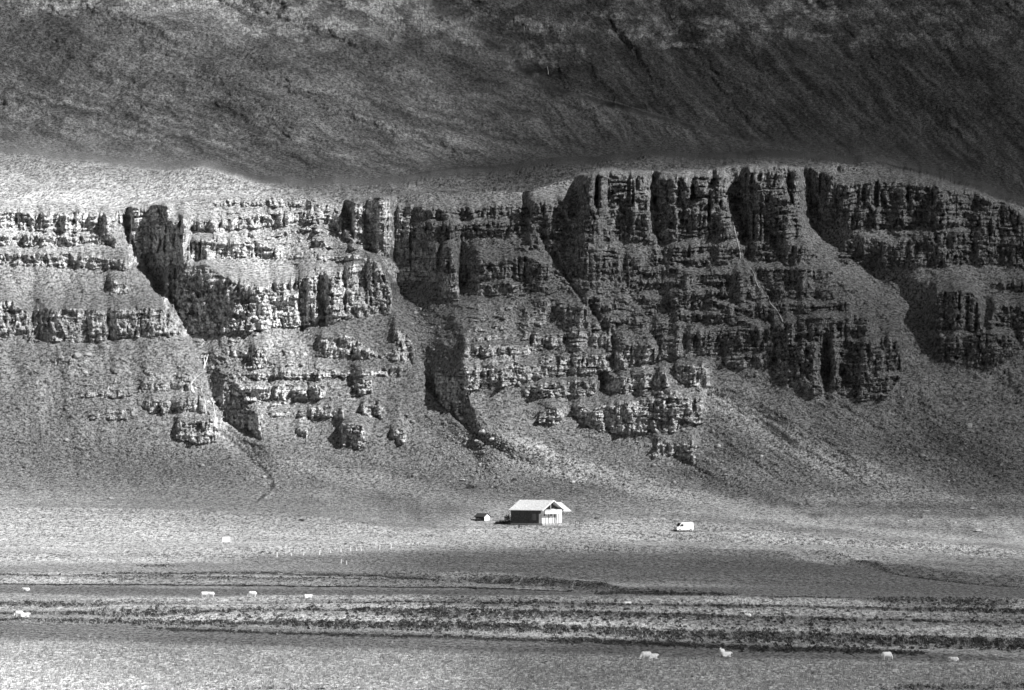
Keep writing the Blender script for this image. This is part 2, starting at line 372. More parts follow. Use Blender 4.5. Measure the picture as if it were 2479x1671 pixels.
rel = -(flute * .8 + flute2 * .7 + strat * .8 + chunk * 2.4 - facet * .8 + facets(wx1, wy1, 31, 36, 500) * 2.6 + facets(wx2, wy2, 14, 27, 510) * 1.5 + facets(wx2, wy1, 6.5, 14, 520) * .75 + (colv - .5) * .5 + strat * .55)
rel *= np.where(Yd < 200, .8, 1.0)
Yf = rel * rockw
# talus and grass
tal = sm((Yd - rim) / 20) * sm((foot + 20 - Yd) / 120)
fld = np.interp(Xd, [-100, 300, 900, 1500, 2326], [.10, .15, .55, .95, 1.15])
tl = Xd - Yd * fld * 1.1
grassrel = fbm(Xd / 16, Yd / 11, 81, 4, .6) * .55 + fbm((tl + nA * 8) / 13, Yd / 130, 82, 3) * .5 + fbm((tl + nA * 12) / 48, Yd / 400, 83, 2) * 1.5
Yf += (1 - rockw) * tal * grassrel
rb = sm((rubble - .15) / .3)
Yf += (1 - rockw) * rb * (fbm(Xd / 7, Yd / 6, 84, 3, .6)) * 1.3
Yf += mw * (1 - rockw) * (fbm(Xd / 18, Yd / 9, 85, 4, .6) * 1.1)
tw = terr * (1 - qm)
Yf += tw * 0
fade = sm((Xd + 1200) / 800) * sm((3300 - Xd) / 800)
Y = Y + Yf * fade
Y = Y.astype(np.float64)
PX = (Xd - CX) / F * Y
PZ = CAM_H + (HZ - Yd) / F * Y

# meadow relief in height
flatw = 1 - sm((foot + 30 - Yd) / 90)
wxm, wym = PX, Y
hz = fbm(wxm / 60, wym / 90, 91, 3) * 1.2 * sm((1330 - Yd) / 60) * flatw
hz = hz + fbm(wxm / 9, wym / 22, 92, 3) * .22 * flatw * sm((1600 - Yd) / 60 + .2)
hz = hz + tw * (fbm(PX / 12, Y / 24, 94, 5, .6) * 1.2 + fbm(PX / 50, Y / 120, 95, 2) * 2.0)
# banks and ditches: stations (x, y), width, height in metres
BANKS = [
 ([(1780, 1248), (1860, 1262), (2000, 1290), (2200, 1313), (2326, 1321), (2600, 1330)], 7, .9),
 ([(850, 1300), (1080, 1310), (1180, 1322), (1300, 1332), (1420, 1340)], 7, 1.0),
 ([(-100, 1315), (1050, 1326)], 5, .5),
 ([(-100, 1380), (200, 1372), (900, 1362), (2400, 1372)], 6, .6),
 ([(200, 1388), (1000, 1380), (1700, 1392), (2400, 1412)], 7, .7),
 ([(350, 1402), (1000, 1398), (1700, 1420), (2400, 1440)], 8, .9),
 ([(-100, 1265), (140, 1262), (250, 1275)], 6, .5), ([(1400, 1216), (1700, 1222), (2000, 1236), (2326, 1262)], 6, .8), ([(1100, 1236), (1500, 1250), (1800, 1264), (2050, 1272)], 6, .6),
 ([(560, 1262), (300, 1268), (700, 1245), (1000, 1238)][1:], 8, .6),
]
nbk = fbm(wxm / 14, wym / 14, 93, 3)
for pts, wd, h in BANKS:
    yb = np.interp(Xd, [p[0] for p in pts], [p[1] for p in pts])
    e = sm((Xd - pts[0][0]) / 60) * sm((pts[-1][0] - Xd) / 60)
    t = (Yd - yb + nbk * 3) / wd
    hz = hz + e * h * (np.exp(-((t + .6) ** 2)) - .7 * np.exp(-((t - .8) ** 2))) * (1 + .5 * nbk)
PZ = PZ + hz

# ---- tone of the ground, with some light and shade painted in
alb = np.full(Xd.shape, .30, np.float32)
gn = fbm(Xd / 120, Yd / 50, 101, 4)
alb_grass = .20 + .07 * sm((1000 - Xd) / 700) + .07 * gn + .05 * fbm(Xd / 14, Yd / 8, 102, 3)  # hill grass lighter at left, sunlight painted into its tone
fl_ft = foot - 45 * sm((1000 - Xd) / 300) + nA * 26 + fbm((Xd - Yd * 1.4) / 60, Yd / 90, 117, 3) * 26
meadow = 1 - sm((fl_ft + 60 - Yd) / 120)
str_ = fbm((Xd + nA * 10) / 260, (Yd - Xd * .03) / 7, 103, 3)
alb_mead = .40 + .13 * str_ + .05 * gn
alb = alb_grass * (1 - meadow) + alb_mead * meadow
alb_terr = .23 + .10 * sm((800 - Xd) / 400) + .09 * fbm(Xd / 70, (Yd - Xd * .03) / 9, 104, 4, .6) + .07 * fbm(Xd / 12, Yd / 4, 113, 3)
alb = alb * (1 - tw) + alb_terr * tw
stk = fbm((flm + nA * 10) / 22, along / 160, 105, 3)
stk2 = fbm((flm + nA * 20) / 90, along / 500, 106, 3)
rg_ = fbm((flm + nA * 36 + nB * 4) / 42, along / 150, 118, 4, .6, ridged=True)  # gully and ridge shading painted into the mountain tone
alb_m = .165 * (1 + .9 * (rg_ - .1)) * (1 + (.20 + .15 * wsp) * stk + .35 * stk2 + .45 * fbm(Xd / 90 + nA, Yd / 45 + nA, 114, 4, .6) + .40 * fbm(Xd / 9, Yd / 5, 107, 4, .7))
alb = alb * (1 - mw) + alb_m * mw
tstk = fbm((tl + nA * 8) / 26, Yd / 260, 108, 3)
alb = alb * (1 + .22 * tstk * tal)
def strip0(pts, half, soft=6):
    yb = np.interp(Xd, [p[0] for p in pts], [p[1] for p in pts]); hw = np.interp(Xd, [p[0] for p in pts], [p[2] for p in pts])
    return sm((hw - np.abs(Yd + nB * 4 + nA * 16 - yb)) / soft + .5) * sm((Xd - pts[0][0]) / 120) * (1 - rockw)
fan_n = 1 + .35 * fbm((Xd * .62 - Yd * .8 + nA * 10) / 14, (Xd + Yd) / 240, 124, 3, .6)
for pts, v, k in [([(1540, 862, 12), (1750, 985, 34), (2000, 1100, 36), (2326, 1205, 26), (2600, 1260, 20)], .46, .75), ([(1850, 560, 8), (2100, 720, 22), (2326, 900, 40), (2600, 1050, 40)], .24, .6),
                  ([(1080, 960, 8), (1300, 1060, 22), (1550, 1130, 26), (1800, 1175, 16)], .50, .7), ([(560, 1030, 8), (800, 1090, 22), (1100, 1140, 16)], .44, .55),
                  ([(1440, 1040, 6), (1650, 1110, 18), (1850, 1160, 14)], .10, .7), ([(2000, 900, 10), (2150, 1010, 30), (2400, 1130, 34)], .10, .6), ([(1200, 1000, 10), (1400, 1050, 18), (1600, 1110, 10)], .20, .5), ([(700, 950, 10), (900, 1060, 26), (1000, 1100, 10)], .20, .45)]:
    alb = alb * (1 - k * strip0(pts, 0, 22)) + v * fan_n * k * strip0(pts, 0, 22)
ch_y = np.linspace(975, 1142, 30); ch_x = np.interp(ch_y, [975, 1000, 1040, 1075, 1105, 1125, 1142], [500, 528, 572, 612, 622, 602, 578])
chd = np.abs(Xd - np.interp(Yd, ch_y, ch_x) + nB * 9) * sm((Yd - 960) / 10 + .2)
ch = sm((7 - chd) / 5) * sm((Yd - 972) / 8) * sm((1146 - Yd) / 8)
alb = alb * (1 - .65 * ch * sm((nB + .35) / .3)) + .22 * sm((5 - np.abs(chd - 13)) / 4) * sm((Yd - 972) / 8) * sm((1146 - Yd) / 8) * sm((nB) / .2)
# mown strips, darker pasture and the pale foreground
def strip(pts, half, soft=6):
    yb = np.interp(Xd, [p[0] for p in pts], [p[1] for p in pts]); hw = np.interp(Xd, [p[0] for p in pts], [p[2] for p in pts])
    return sm((hw - np.abs(Yd + nB * 1.5 + nA * 3 - yb)) / soft + .5)
def mix(a, b, m): return a * (1 - m) + b * m
alb = mix(alb, .20 + .02 * str_, strip([(-200, 1335, 10), (300, 1345, 9), (1000, 1350, 10), (1400, 1342, 9), (2400, 1352, 16)], 0) * .9)
alb = mix(alb, .19 + .05 * str_, strip([(500, 1262, 0), (900, 1272, 16), (1300, 1275, 30), (1700, 1292, 38), (2100, 1322, 26), (2400, 1340, 16)], 0, 18) * .9)
alb = mix(alb, .24 + .06 * str_, strip([(-200, 1298, 15), (300, 1290, 15), (800, 1285, 20), (1300, 1310, 16), (1700, 1310, 10)], 0, 14) * .8)
alb = mix(alb, .34 + .10 * str_, strip([(-200, 1385, 28), (1000, 1395, 32), (2400, 1420, 45)], 0, 10))
alb = mix(alb, .17 + .02 * str_, strip([(-200, 1430, 20), (300, 1438, 20), (1000, 1458, 20), (1700, 1478, 18), (2100, 1492, 10), (2400, 1500, 0)], 0, 8) * .92)
fg = sm((Yd - np.interp(Xd, [-200, 300, 1000, 1700, 2400], [1448, 1462, 1480, 1498, 1500])) / 10)
alb = mix(alb, .52 + .14 * fbm(wxm / 7, wym / 40, 109, 4) + .05 * gn, fg)
# dark moss and wet streaks on the rock, pale lichen crusts; right-hand shade painted darker
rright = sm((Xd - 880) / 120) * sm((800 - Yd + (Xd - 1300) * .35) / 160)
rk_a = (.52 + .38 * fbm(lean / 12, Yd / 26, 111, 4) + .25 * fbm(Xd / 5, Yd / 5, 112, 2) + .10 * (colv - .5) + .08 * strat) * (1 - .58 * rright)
alb = alb * (1 + .42 * np.exp(-(((Xd - 620) / 210) ** 2 + ((Yd - 560) / 110) ** 2) ** 2) + .3 * np.exp(-(((Xd - 80) / 190) ** 2 + ((Yd - 560) / 110) ** 2) ** 2))  # sunlit left bluffs lightened in the tone itself
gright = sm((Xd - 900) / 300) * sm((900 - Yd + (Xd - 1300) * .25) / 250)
alb = alb * (1 + .10 * gright * (1 - sm((rim - Yd) / 4)) - .42 * gright * sm((rim - Yd) / 4))  # right of the mountain darkened, its shade put into the tone
sp_k = sm((fbm(Xd / 5.5, Yd / 4.5, 115, 3, .7) - .12) / .25) * np.clip(zone * 1.2 + .25, 0, 1) * inw * sm((1010 - Yd) / 80)
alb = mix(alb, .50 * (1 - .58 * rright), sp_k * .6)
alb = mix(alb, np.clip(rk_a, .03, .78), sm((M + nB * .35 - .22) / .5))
# bare crags high on the mountain, shade behind the shoulder painted darker, its rim brighter
alb = alb * (1 + .25 * mw * rockw + .5 * mw * fbm(Xd / 6, Yd / 9, 116, 3, .7))
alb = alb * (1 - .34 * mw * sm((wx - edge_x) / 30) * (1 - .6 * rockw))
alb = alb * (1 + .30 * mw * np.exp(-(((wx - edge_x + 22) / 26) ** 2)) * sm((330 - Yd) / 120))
crag = mw * sm((118 + nA * 60 - Yd - 70 * sm((700 - Xd) / 300) + 50 * np.exp(-((Xd - 1200) / 110) ** 2)) / 30) * sm((fbm(Xd / 70, Yd / 38, 120, 4, .65) + .12) / .2)
vst = fbm(Xd / 5.5, Yd / 17, 121, 4, .7, ridged=True)
alb = alb * (1 + crag * (.35 + 1.7 * (vst - .15)))
sweep = fbm((Xd * .72 - Yd * .70 + nA * 8) / 15, (Xd + Yd) / 260, 122, 3, .6)  # light and dark of the furrows painted as diagonal streaks
alb = alb * (1 + .95 * mw * wsp * sweep)
lsw = fbm((Xd * .30 - Yd * .95 + nA * 14) / 13, (Xd * .95 + Yd * .3) / 170, 123, 3, .6)
alb = alb * (1 + .95 * mw * (1 - wsp) * lsw * sm((Yd - 120) / 120))
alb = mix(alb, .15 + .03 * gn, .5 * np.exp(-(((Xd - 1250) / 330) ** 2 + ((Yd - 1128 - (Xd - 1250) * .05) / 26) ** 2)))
alb = mix(alb, .50 + .08 * str_, .75 * strip([(1350, 1150, 2), (1600, 1166, 5), (1900, 1198, 6), (2326, 1236, 9), (2500, 1245, 9)], 0, 10) * sm((Xd - 1350) / 200))
alb = mix(alb, .48 + .08 * str_, .5 * strip([(1050, 1010, 5), (1200, 1060, 8), (1500, 1120, 8), (1700, 1160, 6)], 0, 16) * sm((Xd - 1050) / 150))
for pts in ([(-100, 1378, 3), (1000, 1382, 3), (1700, 1391, 3), (2400, 1403, 3)], [(-100, 1366, 4), (1000, 1361, 3), (2400, 1374, 3)], [(300, 1402, 3), (1000, 1404, 4), (1800, 1430, 5), (2400, 1440, 5)], [(-100, 1302, 2), (900, 1316, 2)], [(950, 1306, 2), (1200, 1314, 3), (1500, 1334, 3)], [(1800, 1248, 2), (1960, 1275, 3), (2200, 1306, 3), (2400, 1316, 3)]):
    alb = mix(alb, .50 + .06 * nB, .75 * strip(pts, 0, 4) * sm((Xd - pts[0][0]) / 100) * sm((pts[-1][0] - Xd) / 60))  # sunlit ridge tops painted as pale stripes
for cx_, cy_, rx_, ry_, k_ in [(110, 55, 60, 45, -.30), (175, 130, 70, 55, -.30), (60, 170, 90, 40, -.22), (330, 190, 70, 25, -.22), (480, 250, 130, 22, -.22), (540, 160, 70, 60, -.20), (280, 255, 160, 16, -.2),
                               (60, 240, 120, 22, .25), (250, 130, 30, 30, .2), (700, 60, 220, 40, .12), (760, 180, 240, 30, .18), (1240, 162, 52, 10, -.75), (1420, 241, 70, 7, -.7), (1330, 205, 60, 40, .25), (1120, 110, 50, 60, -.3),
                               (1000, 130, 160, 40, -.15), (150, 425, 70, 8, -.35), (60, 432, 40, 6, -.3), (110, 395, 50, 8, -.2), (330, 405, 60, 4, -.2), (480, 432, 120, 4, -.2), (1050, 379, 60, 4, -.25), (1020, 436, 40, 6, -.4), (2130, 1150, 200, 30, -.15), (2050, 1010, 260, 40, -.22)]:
    alb = alb * (1 + k_ * np.exp(-(((Xd + nA * 30 - cx_) / rx_) ** 2 + ((Yd + nA * 14 - cy_) / ry_) ** 2)))  # cleft shade painted in along with lighter and darker turf patches
for pts in ([(1250, 178, 1), (1300, 205, 1), (1500, 262, 1.2), (1600, 292, 1), (1720, 330, 1)], [(950, 15, 2), (1010, 60, 3), (1130, 120, 2)], [(1420, 90, 0), (1700, 200, 1), (1900, 330, 0)], [(80, 95, 2), (180, 180, 2), (250, 120, 2), (330, 60, 2)]):
    alb = mix(alb, .30 * (1 - .4 * wsp), .55 * strip(pts, 0, 4) * sm((Xd - pts[0][0]) / 60) * sm((pts[-1][0] - Xd) / 60))  # bright ridge edges painted as pale lines
for pts in ([(1150, 1200, .8), (1300, 1203, .8), (1450, 1201, 1), (1560, 1207, 1), (1750, 1222, 1.2), (2000, 1240, 1.4), (2400, 1262, 2)], [(1560, 1210, .8), (1750, 1226, .8), (2000, 1245, 1), (2400, 1268, 1.4)]):
    alb = mix(alb, .56, .6 * strip(pts, 0, 2))
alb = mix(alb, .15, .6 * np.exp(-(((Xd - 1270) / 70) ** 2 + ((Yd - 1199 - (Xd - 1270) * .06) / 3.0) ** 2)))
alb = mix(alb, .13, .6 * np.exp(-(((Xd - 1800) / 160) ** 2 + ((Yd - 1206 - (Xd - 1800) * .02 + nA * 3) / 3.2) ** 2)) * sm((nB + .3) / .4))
ROWS = [
 ([(230, 1306, 2), (600, 1303, 3), (900, 1308, 3), (1000, 1311, 2)], 5.0), ([(-60, 1308, 5), (300, 1314, 4), (1050, 1321, 4)], 3.0), ([(-60, 1326, 2), (500, 1328, 2), (900, 1332, 1.5), (1300, 1340, 1)], 7.0),
 ([(310, 1284, 4), (370, 1283, 5), (420, 1288, 3)], 3.5), ([(1040, 1312, 1.5), (1200, 1324, 4), (1290, 1330, 4), (1450, 1340, 1.5)], 6.0),
 ([(1350, 1345, 4), (1500, 1348, 6), (1560, 1350, 6), (1700, 1352, 3)], 6.0), ([(1620, 1359, 2), (1900, 1362, 2), (2050, 1368, 6), (2326, 1372, 5)], 5.0),
 ([(-80, 1376, 2), (250, 1373, 3), (500, 1375, 3), (800, 1372, 5), (1000, 1372, 7), (1400, 1377, 7), (1800, 1382, 7), (2100, 1388, 8), (2400, 1392, 8)], 6.5),
 ([(-80, 1392, 2), (180, 1393, 5), (420, 1395, 7), (700, 1390, 6), (900, 1394, 8), (1100, 1398, 9), (1500, 1404, 10), (1800, 1412, 11), (2100, 1416, 9), (2400, 1422, 9)], 7.5),
 ([(-80, 1406, 2), (150, 1410, 4), (330, 1414, 6), (600, 1412, 9), (900, 1420, 11), (1200, 1424, 11), (1500, 1440, 12), (1800, 1448, 15), (2050, 1454, 13), (2400, 1466, 12)], 10.0),
 ([(330, 1428, 3), (700, 1440, 2), (1000, 1447, 3), (1250, 1456, 4), (1450, 1462, 5), (1600, 1468, 4)], 7.0), ([(1250, 1450, 3), (1500, 1462, 4), (1700, 1474, 5), (1950, 1478, 6), (2100, 1484, 3)], 9.0),
 ([(500, 1564, 3), (850, 1566, 2)], .8), ([(2000, 1562, 5), (2400, 1560, 7)], 2.0), ([(1900, 1264, 1), (2050, 1305, 2), (2200, 1322, 3), (2326, 1329, 3)], 3.0),
]
dk = np.zeros_like(Xd)
fr0 = np.where(ys > 1230)[0][0]
sub = slice(fr0, None)
for st, dens in ROWS:
    a = [q_[0] for q_ in st]
    yc = np.interp(Xd[sub], a, [q_[1] for q_ in st]); hh = np.interp(Xd[sub], a, [q_[2] for q_ in st])
    nn_ = fbm(Xd[sub] / 24, Yd[sub] / 5, 403, 4, .65)
    mk_ = np.exp(-((Yd[sub] + nn_ * 2 - yc) / (hh * .9 + 1)) ** 2) * sm((Xd[sub] - a[0]) / 60) * sm((a[-1] - Xd[sub]) / 60) * sm((nn_ + .42) / .35) * min(1, dens / 7 + .25)
    dk[sub] = np.maximum(dk[sub], mk_)
alb = alb * (1 - .85 * dk) + .04 * dk
alb = np.clip(alb, .035, .78)

# ------------------------------------------------------------------ materials
MATS = {}
def nodes(name):
    m = bpy.data.materials.new(name); m.use_nodes = True
    MATS[name] = m
    return m, m.node_tree, m.node_tree.nodes["Principled BSDF"]
def grey(name, v, rough=.8, var=.15, scale=3.0, metal=0):
    m, t, b = nodes(name)
    tc = t.nodes.new("ShaderNodeTexCoord")
    n = t.nodes.new("ShaderNodeTexNoise"); n.inputs["Scale"].default_value = scale; n.inputs["Detail"].default_value = 5
    mr = t.nodes.new("ShaderNodeMapRange")
    mr.inputs[1].default_value = .3; mr.inputs[2].default_value = .7
    mr.inputs[3].default_value = v * (1 - var); mr.inputs[4].default_value = v * (1 + var)
    t.links.new(tc.outputs["Object"], n.inputs["Vector"]); t.links.new(n.outputs["Fac"], mr.inputs[0])
    t.links.new(mr.outputs[0], b.inputs["Base Color"])
    b.inputs["Roughness"].default_value = rough; b.inputs["Metallic"].default_value = metal
    b.inputs["Specular IOR Level"].default_value = .3
    return m

def ground_mat(name, sc1, sc2, amp, bump, bs, stretch=(1, 1, 1)):
    m, t, b = nodes(name)
    at = t.nodes.new("ShaderNodeAttribute"); at.attribute_name = "tone"
    tc = t.nodes.new("ShaderNodeTexCoord")
    mp = t.nodes.new("ShaderNodeMapping"); mp.inputs["Scale"].default_value = stretch
    t.links.new(tc.outputs["Object"], mp.inputs[0])
    n1 = t.nodes.new("ShaderNodeTexNoise"); n1.inputs["Scale"].default_value = sc1; n1.inputs["Detail"].default_value = 4; n1.inputs["Roughness"].default_value = .7
    n2 = t.nodes.new("ShaderNodeTexNoise"); n2.inputs["Scale"].default_value = sc2; n2.inputs["Detail"].default_value = 3; n2.inputs["Roughness"].default_value = .8
    for n in (n1, n2): t.links.new(mp.outputs[0], n.inputs["Vector"])
    ad = t.nodes.new("ShaderNodeMath"); ad.operation = 'ADD'
    t.links.new(n1.outputs["Fac"], ad.inputs[0]); t.links.new(n2.outputs["Fac"], ad.inputs[1])
    mr = t.nodes.new("ShaderNodeMapRange"); mr.inputs[1].default_value = .84; mr.inputs[2].default_value = 1.16
    mr.inputs[3].default_value = 1 - amp; mr.inputs[4].default_value = 1 + amp
    t.links.new(ad.outputs[0], mr.inputs[0])
    mu = t.nodes.new("ShaderNodeMath"); mu.operation = 'MULTIPLY'
    t.links.new(at.outputs["Fac"], mu.inputs[0]); t.links.new(mr.outputs[0], mu.inputs[1])
    t.links.new(mu.outputs[0], b.inputs["Base Color"])
    b.inputs["Roughness"].default_value = .95; b.inputs["Specular IOR Level"].default_value = .1
    bp = t.nodes.new("ShaderNodeBump"); bp.inputs["Strength"].default_value = 1.0; bp.inputs["Distance"].default_value = bump
    n3 = t.nodes.new("ShaderNodeTexNoise"); n3.inputs["Scale"].default_value = bs; n3.inputs["Detail"].default_value = 4; n3.inputs["Roughness"].default_value = .7
    t.links.new(mp.outputs[0], n3.inputs["Vector"])
    t.links.new(n3.outputs["Fac"], bp.inputs["Height"]); t.links.new(bp.outputs[0], b.inputs["Normal"])
    return m
m_rock = ground_mat("basalt_rock", 1.1, 3.5, .85, 2.2, .8, (1, .6, .7))
m_hill = ground_mat("scree_and_turf", 1.0, 2.4, .95, 1.0, 1.2)
m_mtn = ground_mat("mountain_turf", .7, 1.6, .70, 1.6, .7)
m_plat = ground_mat("plateau_turf", .8, 2.0, .80, 1.2, .7, (1, .10, 1))
m_mead = ground_mat("meadow_grass", 1.2, 3.2, .90, .35, 1.6, (1, .25, 1))

# ------------------------------------------------------------------ terrain meshes
def attr(me, vals):
    a = me.attributes.new("tone", 'FLOAT', 'POINT'); a.data.foreach_set("value", np.ascontiguousarray(vals, np.float32))
def make_mesh(name, co, quads, vals, mat, smooth):
    used = np.unique(quads)
    remap = np.zeros(len(co), np.int64); remap[used] = np.arange(len(used))
    q = remap[quads].astype(np.int32)
    me = bpy.data.meshes.new(name)
    me.vertices.add(len(used)); me.vertices.foreach_set("co", np.ascontiguousarray(co[used], np.float32).ravel())
    me.loops.add(q.size); me.loops.foreach_set("vertex_index", q.ravel())
    me.polygons.add(len(q)); me.polygons.foreach_set("loop_start", np.arange(0, q.size, 4, dtype=np.int32))
    me.update(calc_edges=True)
    me.polygons.foreach_set("use_smooth", np.full(len(q), smooth, bool))
    attr(me, vals[used])
    me.materials.append(mat)
    o = bpy.data.objects.new(name, me); C.objects.link(o); o["kind"] = "structure"
    return o
co = np.stack([PX.ravel(), Y.ravel(), PZ.ravel()], 1)
idx = np.arange(NR * NC).reshape(NR, NC)
quads = np.stack([idx[1:, :-1], idx[1:, 1:], idx[:-1, 1:], idx[:-1, :-1]], -1).reshape(-1, 4)
def fc(a): return ((a[1:, :-1] + a[1:, 1:] + a[:-1, 1:] + a[:-1, :-1]) * .25).ravel()
fm = fc(M); fy = fc(Yd); ft = fc(foot); fr = fc(rim)
isrock = (fm > .42) & (fy > fr - 25)
ismt = (fy < fr - 3) & ~isrock
ispl = ismt & (fy > fc(mtn) - 2)
ismt = ismt & ~ispl
ismd = fy > ft + 25
ishl = ~(isrock | ismt | ismd | ispl)
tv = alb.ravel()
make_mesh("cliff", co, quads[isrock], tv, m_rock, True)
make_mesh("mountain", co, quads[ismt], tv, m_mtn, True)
make_mesh("plateau", co, quads[ispl], tv, m_plat, True)
make_mesh("hillside", co, quads[ishl], tv, m_hill, True)
make_mesh("ground", co, quads[ismd & ~isrock], tv, m_mead, True)

# plain that carries the valley floor on to the horizon
gm = bpy.data.meshes.new("valley_floor")
gm.from_pydata([(-9000, -3000, -3), (9000, -3000, -3), (9000, 9000, -3), (-9000, 9000, -3)], [], [(0, 1, 2, 3)])
attr(gm, np.full(4, .33)); gm.materials.append(m_mead)
go = bpy.data.objects.new("valley_floor", gm); C.objects.link(go); go["kind"] = "structure"

def surf(x, y):
    """world point of the terrain at survey station (x, y)"""
    j = int(np.clip(np.searchsorted(xs, x), 1, NC - 1)); i = int(np.clip(np.searchsorted(ys, y), 1, NR - 1))
    tx = (x - xs[j - 1]) / (xs[j] - xs[j - 1]); ty = (y - ys[i - 1]) / (ys[i] - ys[i - 1])
    g = lambda A: (A[i-1, j-1] * (1-tx) + A[i-1, j] * tx) * (1-ty) + (A[i, j-1] * (1-tx) + A[i, j] * tx) * ty
    return Vector((float(g(PX)), float(g(Y)), float(g(PZ))))

# ------------------------------------------------------------------ unseen bank of vapour, added and shaped to shade the fell
CLX = [-400, 0, 290, 580, 730, 810, 900, 1160, 1450, 1740, 2030, 2326, 2700]
CLY = [-200, 20, 150, 300, 360, 386, 412, 440, 480, 520, 600, 700, 800, 900, 1000, 1100, 1180, 1220, 1300, 1350, 1400, 1450, 1500, 1560, 1700]
CLT = None
CLT = [[0.11, 0.11, 0.23, 0.24, 0.11, 0.11, 0.08, 0.08, 0.08, 0.08, 0.08, 0.08, 0.08],
 [0.11, 0.11, 0.23, 0.24, 0.11, 0.11, 0.08, 0.08, 0.08, 0.08, 0.08, 0.08, 0.08],
 [0.32, 0.32, 0.12, 0.44, 0.13, 0.13, 0.08, 0.08, 0.08, 0.08, 0.08, 0.08, 0.08],
 [0.26, 0.26, 0.18, 0.26, 0.11, 0.11, 0.08, 0.14, 0.08, 0.08, 0.08, 0.08, 0.08],
 [0.42, 0.42, 0.32, 0.34, 0.13, 0.12, 0.12, 0.28, 0.12, 0.12, 0.12, 0.12, 0.12],
 [0.66, 0.66, 0.52, 0.34, 0.15, 0.12, 0.12, 0.31, 0.13, 0.23, 0.12, 0.12, 0.12],
 [0.88, 0.88, 0.80, 0.71, 0.21, 0.12, 0.12, 0.28, 1.00, 1.00, 0.40, 0.12, 0.12],
 [1.00, 1.00, 1.00, 1.00, 0.90, 0.45, 0.12, 0.40, 0.82, 0.72, 0.72, 0.09, 0.09],
 [1.00, 1.00, 0.83, 1.00, 1.00, 1.00, 0.27, 0.57, 0.82, 0.72, 0.36, 0.09, 0.09],
 [1.00, 1.00, 0.71, 1.00, 1.00, 1.00, 0.42, 0.78, 0.40, 0.41, 0.09, 0.09, 0.09],
 [0.63, 0.63, 0.26, 0.89, 1.00, 1.00, 0.12, 0.16, 0.10, 0.09, 0.31, 0.09, 0.09],
 [0.54, 0.54, 0.24, 1.00, 1.00, 1.00, 0.21, 0.10, 0.10, 0.09, 0.09, 0.09, 0.09],
 [0.50, 0.50, 0.20, 0.85, 1.00, 1.00, 0.29, 0.10, 0.52, 0.72, 0.09, 0.09, 0.09],
 [0.44, 0.44, 0.40, 1.00, 0.79, 0.55, 0.57, 0.22, 0.59, 0.09, 0.09, 0.09, 0.09],
 [0.22, 0.22, 0.26, 1.00, 1.00, 1.00, 0.95, 0.57, 0.82, 0.49, 0.09, 0.09, 0.09],
 [0.45, 0.45, 0.33, 0.22, 0.18, 0.22, 0.29, 0.30, 0.49, 0.30, 0.14, 0.12, 0.12],
 [0.60, 0.60, 0.63, 0.32, 0.26, 0.24, 0.35, 1.00, 0.26, 0.42, 0.32, 0.25, 0.25],
 [0.71, 0.71, 0.69, 0.57, 0.53, 0.51, 0.57, 0.68, 0.36, 0.43, 0.44, 0.54, 0.54],
 [0.60, 0.60, 0.77, 0.52, 0.40, 0.40, 0.46, 0.32, 0.14, 0.13, 0.14, 0.12, 0.12],
 [0.44, 0.44, 0.72, 0.17, 0.15, 0.16, 0.22, 0.25, 0.15, 0.12, 0.25, 0.24, 0.24],
 [0.43, 0.43, 1.00, 0.84, 0.37, 0.37, 0.71, 0.85, 0.32, 0.13, 0.16, 0.48, 0.48],
 [0.55, 0.55, 0.56, 0.61, 0.41, 0.34, 0.29, 0.27, 1.00, 1.00, 0.24, 0.12, 0.12],
 [0.71, 0.71, 0.48, 0.39, 0.27, 0.24, 0.21, 0.37, 0.29, 0.21, 0.13, 0.13, 0.13],
 [1.00, 1.00, 0.81, 0.53, 0.43, 0.36, 0.37, 1.00, 0.59, 0.25, 0.13, 0.13, 0.13],
 [1.00, 1.00, 0.81, 0.53, 0.43, 0.36, 0.37, 1.00, 0.59, 0.25, 0.13, 0.13, 0.13]]
H_CLOUD = 760.0
SIG = .012
